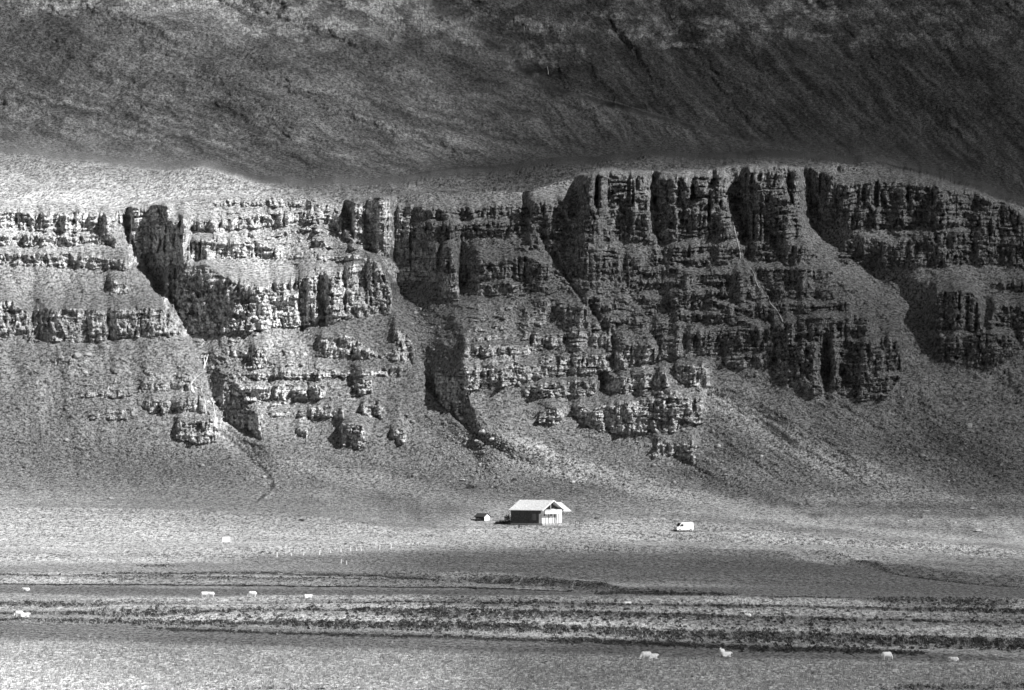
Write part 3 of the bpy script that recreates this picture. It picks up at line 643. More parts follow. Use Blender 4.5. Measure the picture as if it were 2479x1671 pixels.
def build_shade_cloud():
    T = np.array(CLT, float)
    cs = 14.0
    jx = slice(0, NC, 3); iy = slice(0, NR, 2)
    X_, Y_, Z_ = PX[iy, jx], Y[iy, jx], PZ[iy, jx]
    xd, yd = Xd[iy, jx], Yd[iy, jx]
    ok = (xd > -420) & (xd < 2720) & (yd > -220) & (yd < 1720)
    X_, Y_, Z_, xd, yd = [a[ok] for a in (X_, Y_, Z_, xd, yd)]
    fx = np.interp(xd, CLX, range(len(CLX))); fy_ = np.interp(yd, CLY, range(len(CLY)))
    i0 = np.clip(fx.astype(int), 0, len(CLX) - 2); j0 = np.clip(fy_.astype(int), 0, len(CLY) - 2)
    a = fx - i0; b = fy_ - j0
    t = (T[j0, i0] * (1 - a) + T[j0, i0 + 1] * a) * (1 - b) + (T[j0 + 1, i0] * (1 - a) + T[j0 + 1, i0 + 1] * a) * b
    tau = -np.log(np.clip(t, .08, 1.0))
    k = (H_CLOUD - Z_) / sun_dir.z
    GX_ = X_ + sun_dir.x * k; GY_ = Y_ + sun_dir.y * k
    x0, x1, y0, y1 = GX_.min() - 3000, GX_.max() + 1500, GY_.min() - 2600, GY_.max() + 1500
    nx = int((x1 - x0) / cs); ny = int((y1 - y0) / cs)
    ci = ((GX_ - x0) / cs).astype(int); cj = ((GY_ - y0) / cs).astype(int)
    S = np.zeros((ny, nx)); W = np.zeros((ny, nx))
    np.add.at(S, (cj, ci), tau); np.add.at(W, (cj, ci), 1.0)
    known = W > 0
    V = np.where(known, S / np.maximum(W, 1), 0)
    mean = V[known].mean()
    U = np.where(known, V, 2.6)
    gx0, gy0 = np.meshgrid(np.arange(nx), np.arange(ny))
    far = (gx0 < (GX_.min() - 260 - x0) / cs) | (gx0 > (GX_.max() + 260 - x0) / cs) | (gy0 < (GY_.min() - 200 - y0) / cs) | (gy0 > (GY_.max() + 260 - y0) / cs)
    V = np.where(far, 2.6, V); known = known | far
    for _ in range(900):
        P = np.pad(U, 1, mode='edge')
        A = (P[:-2, 1:-1] + P[2:, 1:-1] + P[1:-1, :-2] + P[1:-1, 2:]) / 4
        U = np.where(known, V, A)
    for _ in range(2):
        P = np.pad(U, 1, mode='edge')
        U = (P[:-2, 1:-1] + P[2:, 1:-1] + P[1:-1, :-2] + P[1:-1, 2:] + 2 * U) / 6
    gx, gy = np.meshgrid(np.arange(nx), np.arange(ny))
    edge = np.minimum(np.minimum(gx, nx - 1 - gx), np.minimum(gy, ny - 1 - gy)) * cs
    U = U * sm(edge / 130)
    U = np.maximum(U, 0) + .002 * (edge > 0)
    L = U / SIG * sun_dir.z              # vertical thickness that gives this depth along the sun's ray
    bx = x0 + (gx + .5) * cs; by = y0 + (gy + .5) * cs
    nz = fbm(bx / 160, by / 160, 301, 4) * 14
    zt = H_CLOUD + L * .55 + nz * sm(L / 30); zb = H_CLOUD - L * .45 + nz * sm(L / 30)
    rim_ = edge == 0
    zt[rim_] = H_CLOUD; zb[rim_] = H_CLOUD
    n = nx * ny
    v = np.concatenate([np.stack([bx.ravel(), by.ravel(), zt.ravel()], 1), np.stack([bx.ravel(), by.ravel(), zb.ravel()], 1)])
    id_ = np.arange(n).reshape(ny, nx)
    qt = np.stack([id_[:-1, :-1], id_[:-1, 1:], id_[1:, 1:], id_[1:, :-1]], -1).reshape(-1, 4)
    qb = qt[:, ::-1] + n
    q_ = np.concatenate([qt, qb])
    isr = rim_.ravel()
    mp_ = np.arange(2 * n); mp_[n:][isr] = np.arange(n)[isr]
    q_ = mp_[q_]
    used = np.unique(q_); rm = np.zeros(2 * n, int); rm[used] = np.arange(len(used))
    me = bpy.data.meshes.new("shade_cloud")
    me.from_pydata([tuple(c) for c in v[used]], [], [tuple(r) for r in rm[q_]])
    m = bpy.data.materials.new("shade_cloud_vapour"); m.use_nodes = True
    t_ = m.node_tree; t_.nodes.clear()
    o_ = t_.nodes.new("ShaderNodeOutputMaterial"); pv = t_.nodes.new("ShaderNodeVolumePrincipled")
    pv.inputs["Density"].default_value = SIG; pv.inputs["Color"].default_value = (.2, .2, .2, 1)
    pv.inputs["Absorption Color"].default_value = (0, 0, 0, 1)
    t_.links.new(pv.outputs[0], o_.inputs["Volume"])
    me.materials.append(m)
    o = bpy.data.objects.new("shade_cloud", me); C.objects.link(o); o["kind"] = "structure"
if CLT is not None:
    build_shade_cloud()

# ------------------------------------------------------------------ object helpers
wood = grey("dark_stained_wood", .075, .8, .4, 2.0)
white = grey("white_paint", .76, .7, .18, 1.3)
roofm = grey("pale_corrugated_roof", .62, .7, .28, 2.5)
darkroof = grey("dark_roof", .05, .8, .3, 2.0)
glass = grey("dark_glass", .03, .15, .1, 1.0)
greyglass = grey("curtained_glass", .16, .4, .2, 3.0)
rubber = grey("rubber", .03, .8, .1, 1.0)
steel = grey("painted_steel", .4, .4, .1, 1.0)
darksteel = grey("dark_metal", .05, .5, .2, 1.0)
vanp = grey("white_van_paint", .85, .35, .02, 1.0)
wool = grey("sheep_wool", .82, .95, .10, 6.0)
stone = grey("boulder_stone", .46, .9, .35, 1.2)
conc = grey("concrete", .35, .9, .15, 1.0)
scree_m = grey("scree_stone", .26, .9, .45, 1.6)
leaf = grey("shrub_leaves", .05, .9, .5, .7)
heath = grey("heather_leaves", .06, .95, .55, .35)
grassm = grey("dry_grass", .34, .95, .45, .5)
posty = grey("weathered_post", .75, .8, .2, 2.0)
waterm = grey("white_water", .68, .5, .12, 1.0)

def obj(name, bm, mat, parent=None, smooth=False):
    me = bpy.data.meshes.new(name); bm.to_mesh(me); bm.free()
    me.materials.append(mat)
    if smooth: me.polygons.foreach_set("use_smooth", [True] * len(me.polygons))
    o = bpy.data.objects.new(name, me); C.objects.link(o)
    if parent: o.parent = parent
    return o
def empty(name, loc, rz, label, cat, group=None):
    o = bpy.data.objects.new(name, None); C.objects.link(o)
    o.location = loc; o.rotation_euler = (0, 0, rz)
    o["label"] = label; o["category"] = cat
    if group: o["group"] = group
    return o
def tag(o, label, cat, group=None):
    o["label"] = label; o["category"] = cat
    if group: o["group"] = group
    return o
def bx(bm, x0, x1, y0, y1, z0, z1, bev=0):
    r = bmesh.ops.create_cube(bm, size=1)
    for v in r["verts"]:
        v.co = Vector((x0 + (v.co.x + .5) * (x1 - x0), y0 + (v.co.y + .5) * (y1 - y0), z0 + (v.co.z + .5) * (z1 - z0)))
    if bev:
        es = list({e for v in r["verts"] for e in v.link_edges})
        bmesh.ops.bevel(bm, geom=es, offset=bev, segments=2, affect='EDGES')
    return bm
def box(*a, **k): return bx(bmesh.new(), *a, **k)
def prism(pts, axis, a0, a1, bm=None):
    """extrude a closed outline along an axis: 'x' outline is (y,z); 'y' outline is (x,z)"""
    bm = bm or bmesh.new()
    def P(p, a): return (a, p[0], p[1]) if axis == 'x' else (p[0], a, p[1])
    A = [bm.verts.new(P(p, a0)) for p in pts]; B = [bm.verts.new(P(p, a1)) for p in pts]
    bm.faces.new(A[::-1]); bm.faces.new(B)
    n = len(pts)
    for k in range(n): bm.faces.new((A[k], A[(k + 1) % n], B[(k + 1) % n], B[k]))
    bmesh.ops.recalc_face_normals(bm, faces=bm.faces)
    return bm
def cyl(bm, p0, p1, r0, r1=None, seg=10):
    p0 = Vector(p0); p1 = Vector(p1); d = p1 - p0
    mt = Matrix.Translation((p0 + p1) / 2) @ d.to_track_quat('Z', 'Y').to_matrix().to_4x4()
    bmesh.ops.create_cone(bm, cap_ends=True, segments=seg, radius1=r0, radius2=r0 if r1 is None else r1, depth=d.length, matrix=mt)
    return bm

# ------------------------------------------------------------------ farmhouse
hp = surf(1219, 1188); hp.z -= .25
house = empty("house", hp, math.radians(-35), "pale roofed house with dark timber side wall and white balcony end below the fell", "house")
L2, W2, WH, RH = 5.3, 5.0, 4.2, 2.45
obj("foundation", box(-L2 - .05, L2 + .05, -W2 - .05, W2 + .05, -1.6, .35), conc, house)
bm = prism([(-W2, .35), (W2, .35), (W2, WH), (0, WH + RH - .25), (-W2, WH)], 'x', -L2, L2 - 1.1)
obj("wall", bm, wood, house)["label"] = "dark stained timber wall"
bt = bmesh.new()
for x in (-L2 + .1, -2.6, .2, 2.2): bx(bt, x - .09, x + .09, -W2 - .08, -W2 + .02, .3, WH - .05)
bx(bt, -L2, L2 - 1.1, -W2 - .06, -W2 + .02, WH - .5, WH - .3)
obj("wall_batten", bt, wood, house)
e = .62
def slope(sgn):
    t = .16; yo = sgn * (W2 + e); zo = WH - e * RH / W2
    zr = WH + RH
    b = bmesh.new()
    prism([(yo, zo), (0, zr), (0, zr + t), (yo, zo + t)], 'x', -L2 - .5, L2 + .55, b)
    n_ = 28
    for k in range(n_):      # low standing seams
        x = -L2 - .5 + (k + .5) * (2 * L2 + 1.05) / n_
        prism([(yo, zo + t), (0, zr + t), (0, zr + t + .035), (yo, zo + t + .035)], 'x', x - .03, x + .03, b)
    return b
rf = obj("roof", slope(-1), roofm, house)
obj("roof", slope(1), roofm, house)
bb = bmesh.new()
for sg in (-1, 1):
    yo = sg * (W2 + e); zo = WH - e * RH / W2
    prism([(yo, zo - .16), (0, WH + RH - .16), (0, WH + RH + .2), (yo, zo + .2)], 'x', L2 + .553, L2 + .62, bb)
obj("bargeboard", bb, white, house)
# glazed gable set back under the roof
bm = prism([(-W2 + .4, WH + .02), (W2 - .4, WH + .02), (0, WH + RH - .35)], 'x', L2 - 1.09, L2 - 1.0)
obj("gable_wall", bm, wood, house)
gp = bmesh.new(); cyl(gp, (L2 - .1, -.6, WH), (L2 - .1, -.6, WH + RH - .5), .07)
obj("gable_post", gp, white, house)
gw = box(L2 - .99, L2 - .95, -2.1, 1.9, WH + .15, WH + 1.15)
obj("window", gw, glass, house)
# white lower storey under the balcony
lw = bmesh.new()
bx(lw, L2 - 1.098, L2 - .15, -W2 + .02, W2 - .3, .35, 3.0)
obj("end_wall", lw, white, house)
obj("side_pier", box(L2 - .148, L2 + .35, W2 * .36, W2 * .86, .2, WH - .05), white, house)
for y in (-1.55, 1.35): obj("door_post", box(L2 - .148, L2 - .05, y - .13, y + .13, .3, 3.0), darksteel, house)
for y0 in (-4.0, -.9):
    wdw = obj("window", box(L2 - .148, L2 - .11, y0, y0 + 1.3, 2.45, 2.95), glass, house)
bal = obj("balcony", box(L2 - .15, L2 + 1.35, -W2 - .3, W2 * .34, 2.95, 3.12), white, house)
pr = bmesh.new()
bx(pr, L2 + 1.28, L2 + 1.35, -W2 - .3, W2 * .34, 3.123, 3.95)
bx(pr, L2 - .15, L2 + 1.278, -W2 - .3, -W2 - .23, 3.123, 3.95)
bx(pr, L2 + 1.24, L2 + 1.37, -W2 - .32, W2 * .34, 4.1, 4.2)
for k in range(9):
    y = -W2 - .25 + k * .82
    bx(pr, L2 + 1.27, L2 + 1.34, y, y + .07, 3.951, 4.098)
obj("railing", pr, white, bal)
for y in (-W2 - .1, -1.6, 1.35): obj("balcony_post", box(L2 + 1.1, L2 + 1.25, y, y + .15, -.6, 2.948), steel, house)
# window on the dark side and the wing roof behind
wf = obj("window", box(1.9, 3.4, -W2 - .07, -W2 + .03, 1.2, 3.0), greyglass, house)
fr_ = bmesh.new()
for a in ((1.8, 1.9, 1.1, 3.1), (3.4, 3.5, 1.1, 3.1)): bx(fr_, a[0], a[1], -W2 - .1, -W2 + .02, a[2], a[3])
bx(fr_, 1.9, 3.4, -W2 - .1, -W2 + .02, 3.0, 3.1); bx(fr_, 1.9, 3.4, -W2 - .1, -W2 + .02, 1.1, 1.2)
obj("frame", fr_, wood, wf)
wr_ = bmesh.new()
zt_ = WH + RH - .55
prism([(-2.4, WH - .55), (1.2, zt_), (1.2, zt_ - .16), (-2.4, WH - .71)][::-1], 'y', 0, 1, wr_)
for v in wr_.verts:      # wing slope: x outline -> towards the gable end
    x, y, z = v.co
    v.co = Vector((L2 - .2 - (x + 2.4) * 1.0 + .2, (.6 if y < .5 else W2 + 4.7) + (.0), z))
prism([(-2.4, WH - .55), (1.2, zt_), (1.2, zt_ - .16), (-2.4, WH - .71)], 'y', 2, 3, wr_)
for v in wr_.verts:
    if v.co.y > 1.99 and v.co.y < 3.01 and abs(v.co.x) <= 2.41:
        x, y, z = v.co
        v.co = Vector((L2 - 7.4 + (x + 2.4) * 1.0 + .0,   .6 if y < 2.5 else W2 + 4.7, z))
bmesh.ops.recalc_face_normals(wr_, faces=wr_.faces)
obj("wing_roof", wr_, roofm, house)
ws = bmesh.new(); bx(ws, L2 - 5.6, L2 - 2.2, W2 + .01, W2 + 2.4, -1.2, WH - .75)
obj("wing_wall", ws, wood, house)
wb = bmesh.new(); bx(wb, L2 - 2.19, L2 - .9, W2 + .01, W2 + 1.9, 2.9, 3.05)
for z in (3.4, 3.85): bx(wb, L2 - .95, L2 - .9, W2 + .01, W2 + 1.9, z, z + .06)
obj("side_rail", wb, steel, house)

# ------------------------------------------------------------------ shed
sp_ = surf(1097, 1179); sp_.z -= .1
shed = empty("shed", sp_, math.radians(-38), "tiny shed with dark roof and white gable, left of the house", "shed")
obj("wall", prism([(-1.3, -.8), (1.3, -.8), (1.3, 1.25), (0, 2.0), (-1.3, 1.25)], 'x', -1.7, 1.5), wood, shed)
obj("front_wall", prism([(-1.28, -.7), (1.28, -.7), (1.28, 1.24), (0, 1.97), (-1.28, 1.24)], 'x', 1.501, 1.56), white, shed)
b = bmesh.new()
for sg in (-1, 1):
    prism([(sg * 1.65, 1.05), (0, 2.02), (0, 2.14), (sg * 1.65, 1.17)], 'x', -2.0, 1.8, b)
obj("roof", b, darkroof, shed)

# ------------------------------------------------------------------ van
vp = surf(1553.5, 1204.5)
van = empty("van", vp, math.radians(180 + 24), "white high roofed van parked on the pale meadow right of the house", "van")
prof = [(-2.6, .42), (-2.62, 1.2), (-2.55, 2.42), (-2.4, 2.52), (.9, 2.55), (1.25, 2.4), (1.82, 1.5), (2.45, 1.22), (2.62, .95), (2.64, .45), (2.2, .35), (-2.3, .35)]
b = prism(prof, 'y', -.98, .98)
for v in b.verts:
    if v.co.z > 1.3: v.co.y *= 1 - .10 * (v.co.z - 1.3) / 1.2
bmesh.ops.bevel(b, geom=[e_ for e_ in b.edges if abs(abs(e_.verts[0].co.y) - abs(e_.verts[1].co.y)) < .15 and e_.calc_face_angle(0) > .9], offset=.08, segments=2, affect='EDGES')
obj("body", b, vanp, van)
b = bmesh.new()
vs = [(1.30, -.78, 2.30), (1.30, .78, 2.30), (1.83, .86, 1.56), (1.83, -.86, 1.56)]
f_ = [b.verts.new(v) for v in vs]; b.faces.new(f_[::-1]); r = bmesh.ops.extrude_face_region(b, geom=b.faces[:])
for v in r["geom"]:
    if isinstance(v, bmesh.types.BMVert): v.co += Vector((.05, 0, .04))
bmesh.ops.recalc_face_normals(b, faces=b.faces)
obj("windscreen", b, glass, van)
for sg in (-1, 1):
    yo = sg * .955
    b = prism([(.62, 1.45), (1.62, 1.45), (1.25, 2.05), (.62, 2.05)], 'y', yo, yo + sg * .035)
    obj("side_window", b, glass, van)
    obj("headlight", box(2.42, 2.67, sg * .62 - .18, sg * .62 + .18, .88, 1.10, bev=.02), steel, van)
    b = bmesh.new(); bx(b, 1.42, 1.58, sg * 1.0, sg * 1.22, 1.5, 1.78, bev=.03)
    obj("mirror", b, darksteel, van)
    for x in (-1.6, 1.72):
        b = bmesh.new(); cyl(b, (x, sg * .78, .36), (x, sg * 1.0, .36), .36, seg=24)
        wh = obj("wheel", b, rubber, van)
        b = bmesh.new(); cyl(b, (x, sg * .995, .36), (x, sg * 1.02, .36), .2, seg=20)
        obj("rim", b, steel, wh)
obj("grille", box(2.6, 2.675, -.42, .42, .85, 1.08), darksteel, van)
obj("bumper", box(2.5, 2.75, -.98, .98, .32, .62, bev=.04), darksteel, van)
obj("bumper", box(-2.72, -2.605, -.95, .95, .36, .55, bev=.03), darksteel, van)

# ------------------------------------------------------------------ small things round the farm
p = surf(1179, 1198)
o = bmesh.new(); bx(o, -.2, .2, -.15, .15, -.3, 1.05, bev=.03); bx(o, -.24, .24, -.19, .19, 1.052, 1.12)
mk = tag(obj("marker_post", o, darksteel), "short dark marker post on the pale grass in front of the house", "post"); mk.location = p
p = surf(1312, 1199)
fr2 = empty("clothes_frame", p, math.radians(12), "thin dark metal frame standing in the grass just right of the house", "frame")
for x in (-.62, .62):
    b = bmesh.new(); cyl(b, (x, 0, -.3), (x, 0, 1.55), .075, seg=8); obj("upright", b, darksteel, fr2)
b = bmesh.new(); cyl(b, (-.66, 0, 1.6), (.66, 0, 1.6), .08, seg=8); obj("crossbar", b, darksteel, fr2)
p = surf(514, 1232.5)
pn = empty("white_panel", p, math.radians(8), "small square white board standing alone in the pale meadow at the left", "board")
obj("board", box(-1.05, 1.05, -.05, .05, .35, 1.75, bev=.01), white, pn)
for x in (-.8, .8): obj("leg", box(x - .05, x + .05, .052, .15, -.4, 1.2), wood, pn)

posts = [(670.6, 1346, .0, 1.15), (735, 1341, 0, .7), (773, 1341, .12, 1.0), (800, 1339, 0, .8), (825, 1337.5, 0, .9), (849, 1336.5, -.1, .9), (863.5, 1336, -.08, .8), (874.5, 1337, -.15, 1.0),
         (919.5, 1332.5, 0, 1.1), (946.5, 1330, .05, .95), (826, 1360, .1, .9), (839, 1363, -.05, .8), (705, 1342, .05, .6)]
desc = ["leftmost white fence post, standing apart in the meadow", "short stub of a white fence post, left part of the row", "white post leaning to the right, third tall one of the row",
        "thin pale fence post midway along the row", "upright pale fence post in the middle of the row", "pale post leaning left, first of a leaning pair", "short pale post leaning left, second of a leaning pair",
        "most tilted white fence post, just after the leaning pair", "tallest bright white fence post near the right end", "last white fence post at the right end of the row",
        "pale post tilted right, below the row in the dark pasture", "pale post tilted left, below the row in the dark pasture", "low broken post between the two leftmost posts"]
for (u, v, tilt, h), d in zip(posts, desc):
    b = bmesh.new(); bx(b, -.13, .13, -.13, .13, -.3, h * 1.1, bev=.02)
    for vv in b.verts:
        if vv.co.z > h: vv.co.x *= .8; vv.co.y *= .8
    o = tag(obj("fence_post", b, posty), d, "fence post", "white fence posts in the meadow")
    o.location = surf(u / 1.0658, v / 1.0658); o.rotation_euler = (0, tilt, random.uniform(0, 1))

# ------------------------------------------------------------------ sheep
def sheep_mesh(pose):
    """one continuous body fused from tapered forms"""
    b = bmesh.new()
    def ell(c, r, rot=0.0):
        mt = Matrix.Translation(c) @ Matrix.Rotation(rot, 4, 'Y') @ Matrix.Diagonal((r[0], r[1], r[2], 1))
        bmesh.ops.create_icosphere(b, subdivisions=3, radius=1, matrix=mt)
    z = .66 if pose != 'lie' else .34
    ell((-.02, 0, z), (.56, .33, .32)); ell((-.36, 0, z + .02), (.30, .31, .31)); ell((.34, 0, z + .03), (.29, .29, .31))
    ell((-.66, 0, z - .06), (.07, .07, .15))
    if pose == 'graze':
        ell((.58, 0, z - .08), (.24, .15, .16), .75); ell((.72, .01, z - .27), (.13, .10, .17), -.2)
        ell((.78, .02, z - .42), (.10, .085, .17), -.35); ell((.84, .02, z - .53), (.06, .055, .07))
        for q_ in (-1, 1): ell((.72, q_ * .14, z - .33), (.05, .09, .03))
    else:
        k_ = 0 if pose == 'stand' else -.20
        ell((.50, 0, z + .20 + k_ * .7), (.18, .16, .24), .5); ell((.60, 0, z + .40 + k_), (.13, .12, .13))
        ell((.72, 0, z + .37 + k_), (.17, .09, .09), .45); ell((.82, 0, z + .31 + k_), (.07, .055, .06))
        for q_ in (-1, 1): ell((.58, q_ * .15, z + .42 + k_), (.05, .09, .03))
    if pose == 'lie':
        for q_ in (-1, 1): ell((-.22, q_ * .26, .13), (.28, .10, .13)); ell((.48, q_ * .14, .08), (.22, .06, .07))
    else:
        for q_ in (-1, 1):
            for p0, p1, p2, r in (((-.40, q_ * .15, z - .1), (-.47, q_ * .15, .32), (-.43, q_ * .15, 0), .11), ((.34, q_ * .14, z - .12), (.36, q_ * .14, .30), (.35, q_ * .14, 0), .09)):
                cyl(b, p0, p1, r, .05, 10); cyl(b, p1, p2, .05, .038, 10)
    me = bpy.data.meshes.new("tmp"); b.to_mesh(me); b.free()
    o = bpy.data.objects.new("tmp", me); C.objects.link(o)
    md = o.modifiers.new("r", 'REMESH'); md.mode = 'VOXEL'; md.voxel_size = .03; md.use_smooth_shade = True
    dg = bpy.context.evaluated_depsgraph_get(); dg.update()
    m2 = bpy.data.meshes.new_from_object(o.evaluated_get(dg)); bpy.data.objects.remove(o)
    m2.name = "sheep"
    rr = random.Random(3)
    for v in m2.vertices:
        if v.co.z > .3 and abs(v.co.x) < .6: v.co += Vector(v.normal) * (.014 * math.sin(v.co.x * 31) * math.sin(v.co.y * 37 + v.co.z * 29) + rr.uniform(-.003, .003))
    m2.materials.clear(); m2.materials.append(wool)
    return m2
SM = {p_: sheep_mesh(p_) for p_ in ('graze', 'stand', 'lie')}
SHEEP = [
 (1564, 1597, 'graze', 205, 1.12, "larger grazing sheep of the near pair on the field edge, its head down"),
 (1579, 1594.5, 'lie', 10, 1.05, "smaller sheep tucked behind the rump of the large grazing one"),
 (1747.5, 1590, 'stand', 250, 1.0, "white sheep standing upright with head raised, beside a low lying one"),
 (1757, 1591, 'lie', 15, 1.05, "white sheep lying low against the one that stands upright"),
 (2146.5, 1598, 'graze', 30, 1.12, "greyish sheep grazing alone below the dark bushes at the right"),
 (2309, 1601, 'lie', 170, .9, "small sheep lying in the grass far to the right"),
 (46, 1494.5, 'graze', 190, 1.0, "left sheep of the touching pair at the left edge of the meadow"),
 (59, 1496.5, 'lie', 0, 1.15, "right sheep of the touching pair at the left edge, lying down"),
 (63, 1432.5, 'lie', 170, 1.05, "lone distant sheep lying on the smooth grass strip at far left"),
 (495.5, 1451, 'graze', 10, 1.05, "left one of two distant sheep facing each other on the strip"),
 (510, 1451, 'graze', 172, 1.0, "right one of two distant sheep facing each other on the strip"),
 (611, 1453, 'graze', 175, 1.1, "distant sheep grazing alone right of the facing two"),
 (745, 1453, 'lie', 5, 1.1, "faint distant sheep lying at the edge of the smooth strip"),
 (1518, 1461, 'lie', 20, 1.0, "faint sheep lying in the pale ridge below the house"),
 (1810, 1497, 'graze', 160, .85, "tiny white lamb between the dark bush rows on the right"),
]
for u, v, pose, rz, sc, lab in SHEEP:
    o = bpy.data.objects.new("sheep", SM[pose]); C.objects.link(o)
    p = surf(u / 1.0658, v / 1.0658)
    o.location = p; o.rotation_euler = (0, 0, math.radians(rz)); o.scale = (sc * 1.12, sc * 1.12, sc * 1.12)
    tag(o, lab, "sheep", "sheep scattered over the meadow")

# ------------------------------------------------------------------ water
def ribbon(name, pts, lift=.35):
    b = bmesh.new(); prev = None
    P = []
    for k in range(len(pts) - 1):
        n = max(1, int(math.hypot(pts[k+1][0] - pts[k][0], pts[k+1][1] - pts[k][1]) / 2.5))
        for j in range(n):
            t = j / n; P.append([pts[k][m_] * (1 - t) + pts[k+1][m_] * t for m_ in range(3)])
    P.append(list(pts[-1]))
    for k, (x, y, wd) in enumerate(P):
        x += math.sin(k * 1.7) * .25 + math.sin(k * .6) * .3
        wd *= .45 + .45 * random.random()
        c = surf(x, y)
        # ride clear of the little bumps beside the line
        near = min(surf(x - 1.2, y).y, surf(x + 1.2, y).y, c.y)
        s_ = c.y / F
        c = Vector((c.x, near - lift, c.z + .1))
        l = b.verts.new(c + Vector((-wd * s_ / 2, 0, 0))); m1 = b.verts.new(c + Vector((0, -.18, 0))); r = b.verts.new(c + Vector((wd * s_ / 2, 0, 0)))
        if prev:
            b.faces.new((prev[0], prev[1], m1, l)); b.faces.new((prev[1], prev[2], r, m1))
        prev = (l, m1, r)
    o = obj(name, b, waterm, smooth=True); o["kind"] = "structure"
    return o
ribbon("waterfall", [(463, 812, 2), (466, 826, 5), (464, 838, 6)])
ribbon("waterfall", [(473, 806, 3), (468, 824, 4)])
ribbon("stream", [(478, 842, 2), (460, 848, 3), (446, 858, 3), (438, 868, 3), (434, 874, 6), (437, 886, 13), (441, 893, 7)])
ribbon("waterfall", [(462, 903, 2), (466, 912, 2.5), (468, 940, 2.5)]); ribbon("waterfall", [(478, 905, 2), (485, 916, 3), (489, 948, 3), (491, 952, 9), (489, 962, 7), (490, 990, 3.5)])
ribbon("waterfall", [(1664, 505, 1.6), (1668, 520, 2), (1672, 536, 2), (1678, 560, 3), (1681, 575, 2.6), (1682, 588, 2)])
ribbon("waterfall", [(1702, 607, 1.6), (1714, 624, 2), (1716, 638, 2), (1722, 650, 2.6), (1726, 656, 1.6)])
ribbon("waterfall", [(1743, 672, 2.2), (1750, 690, 3), (1763, 704, 2.5), (1772, 718, 3), (1778, 732, 2)])
ribbon("waterfall", [(1243, 152, 2), (1245, 162, 2), (1246, 170, 1.6)])
ribbon("waterfall", [(1190, 60, 1.6), (1191, 70, 2)])

# ------------------------------------------------------------------ boulders
def rock_mesh(seed, flat=.75):
    rr = random.Random(seed); b = bmesh.new(); bmesh.ops.create_icosphere(b, subdivisions=2, radius=1)
    pl_ = [(Vector((rr.gauss(0, 1), rr.gauss(0, 1), rr.gauss(0, 1))).normalized(), rr.uniform(.55, .9)) for _ in range(9)]
    for v in b.verts:
        for n_, d_ in pl_:
            t = v.co.dot(n_)
            if t > d_: v.co -= n_ * (t - d_)
        v.co *= rr.uniform(.95, 1.05); v.co.z *= flat
    me = bpy.data.meshes.new("boulder"); b.to_mesh(me); b.free(); me.materials.append(stone)
    return me
RM = [rock_mesh(k) for k in range(5)]
BL = [(1301.8, 1096.6, .75, 1, "large pale boulder alone on the slope above the house, right of its roof"), (1319.7, 1095.3, .5, .6, "flat pale boulder just right of the large one above the house"),
 (1440, 1181.5, .75, 1, "bright rounded boulder in the grass midway between house and van"), (2061.5, 1185.5, .5, 1, "small bright stone near the foot of the right hand slope"),
 (2168, 1189, .6, 1, "pale stone with dark hollow beside it, foot of the right slope"), (2221, 1207, 1.3, .4, "wide flat pale slab at the lowest edge of the right slope"),
 (2201.6, 970, 1.25, 1, "big grey boulder alone high on the right hand scree"), (2210, 1157.6, 1.2, .4, "long white slab on the scree near the right edge"), (2103.9, 1163.4, 1.1, .35, "long white slab left of the other, low on the right scree"),
 (2154.5, 1093.6, .5, 1, "small bright stone midway down the right scree"), (2050, 902.4, .5, 1, "tiny bright stone under the dark crag at the right"), (955.8, 704.1, .7, 1, "upper right of the white stones in the shaded gully"),
 (944, 712.4, .8, 1, "brightest white stone on the gully scree under the dark wall"), (935.7, 737.1, .7, 1, "white stone lower on the gully scree near its left wall"), (980.6, 745.3, .5, 1, "small white stone on the right side of the gully scree"),
 (1097.5, 983.1, 1.5, .8, "large pale block below the dark triangular wall, in the rubble chute"), (1048, 952.9, 1.2, .8, "pale block at the mouth of the gully beside the dark wall"), (1041, 943.3, .8, .8, "smaller pale block touching the top of the gully mouth block"),
 (975, 822.7, .8, 1, "pale block at the narrow bend of the gully"), (1090.6, 1056, .6, 1, "bright stone in the middle of the fan above the house"), (1052, 1091.8, 1.0, .5, "low pale slab left of the fan, above the shed"),
 (1631, 1014.8, 1.1, .8, "pale boulder under a dark hollow on the scree right of the outcrops"), (1730.3, 1038, .7, 1, "small pale boulder on the open scree farther right"), (176, 810, 1.6, .9, "dark faced boulder under the long cliff at the left"),
 (200, 808, 1.4, .8, "pale rugged boulder beside the dark faced one under the left cliff"), (140.3, 814, 1.1, .9, "boulder left of the dark faced one under the left cliff"), (458, 1058.7, 1.1, .7, "pale boulder on the fan below the left gully"),
 (151.3, 1001, .9, .9, "grey boulder midway down the left scree"), (250.4, 1133, 1.1, .5, "low stone at the foot of the left scree beside a hollow"), (1119, 1000, 1.3, .7, "second pale block lower in the rubble chute, right of the first"),
 (1083, 1003, .8, .8, "dark flanked stone left of the two blocks in the chute"), (292, 848, .9, .8, "lone stone in the turf between the small left outcrops"), (600, 1085, .9, .8, "boulder at the bend of the dry stream bed")]
for k, (x, y, r, fl_, lab) in enumerate(BL):
    o = bpy.data.objects.new("boulder", RM[k % 5]); C.objects.link(o)
    o.location = surf(x, y) + Vector((0, 0, r * .2)); o.scale = (r, r, r * fl_); o.rotation_euler = (0, 0, k * 1.3)
    tag(o, lab, "boulder", "boulders on the scree slopes")

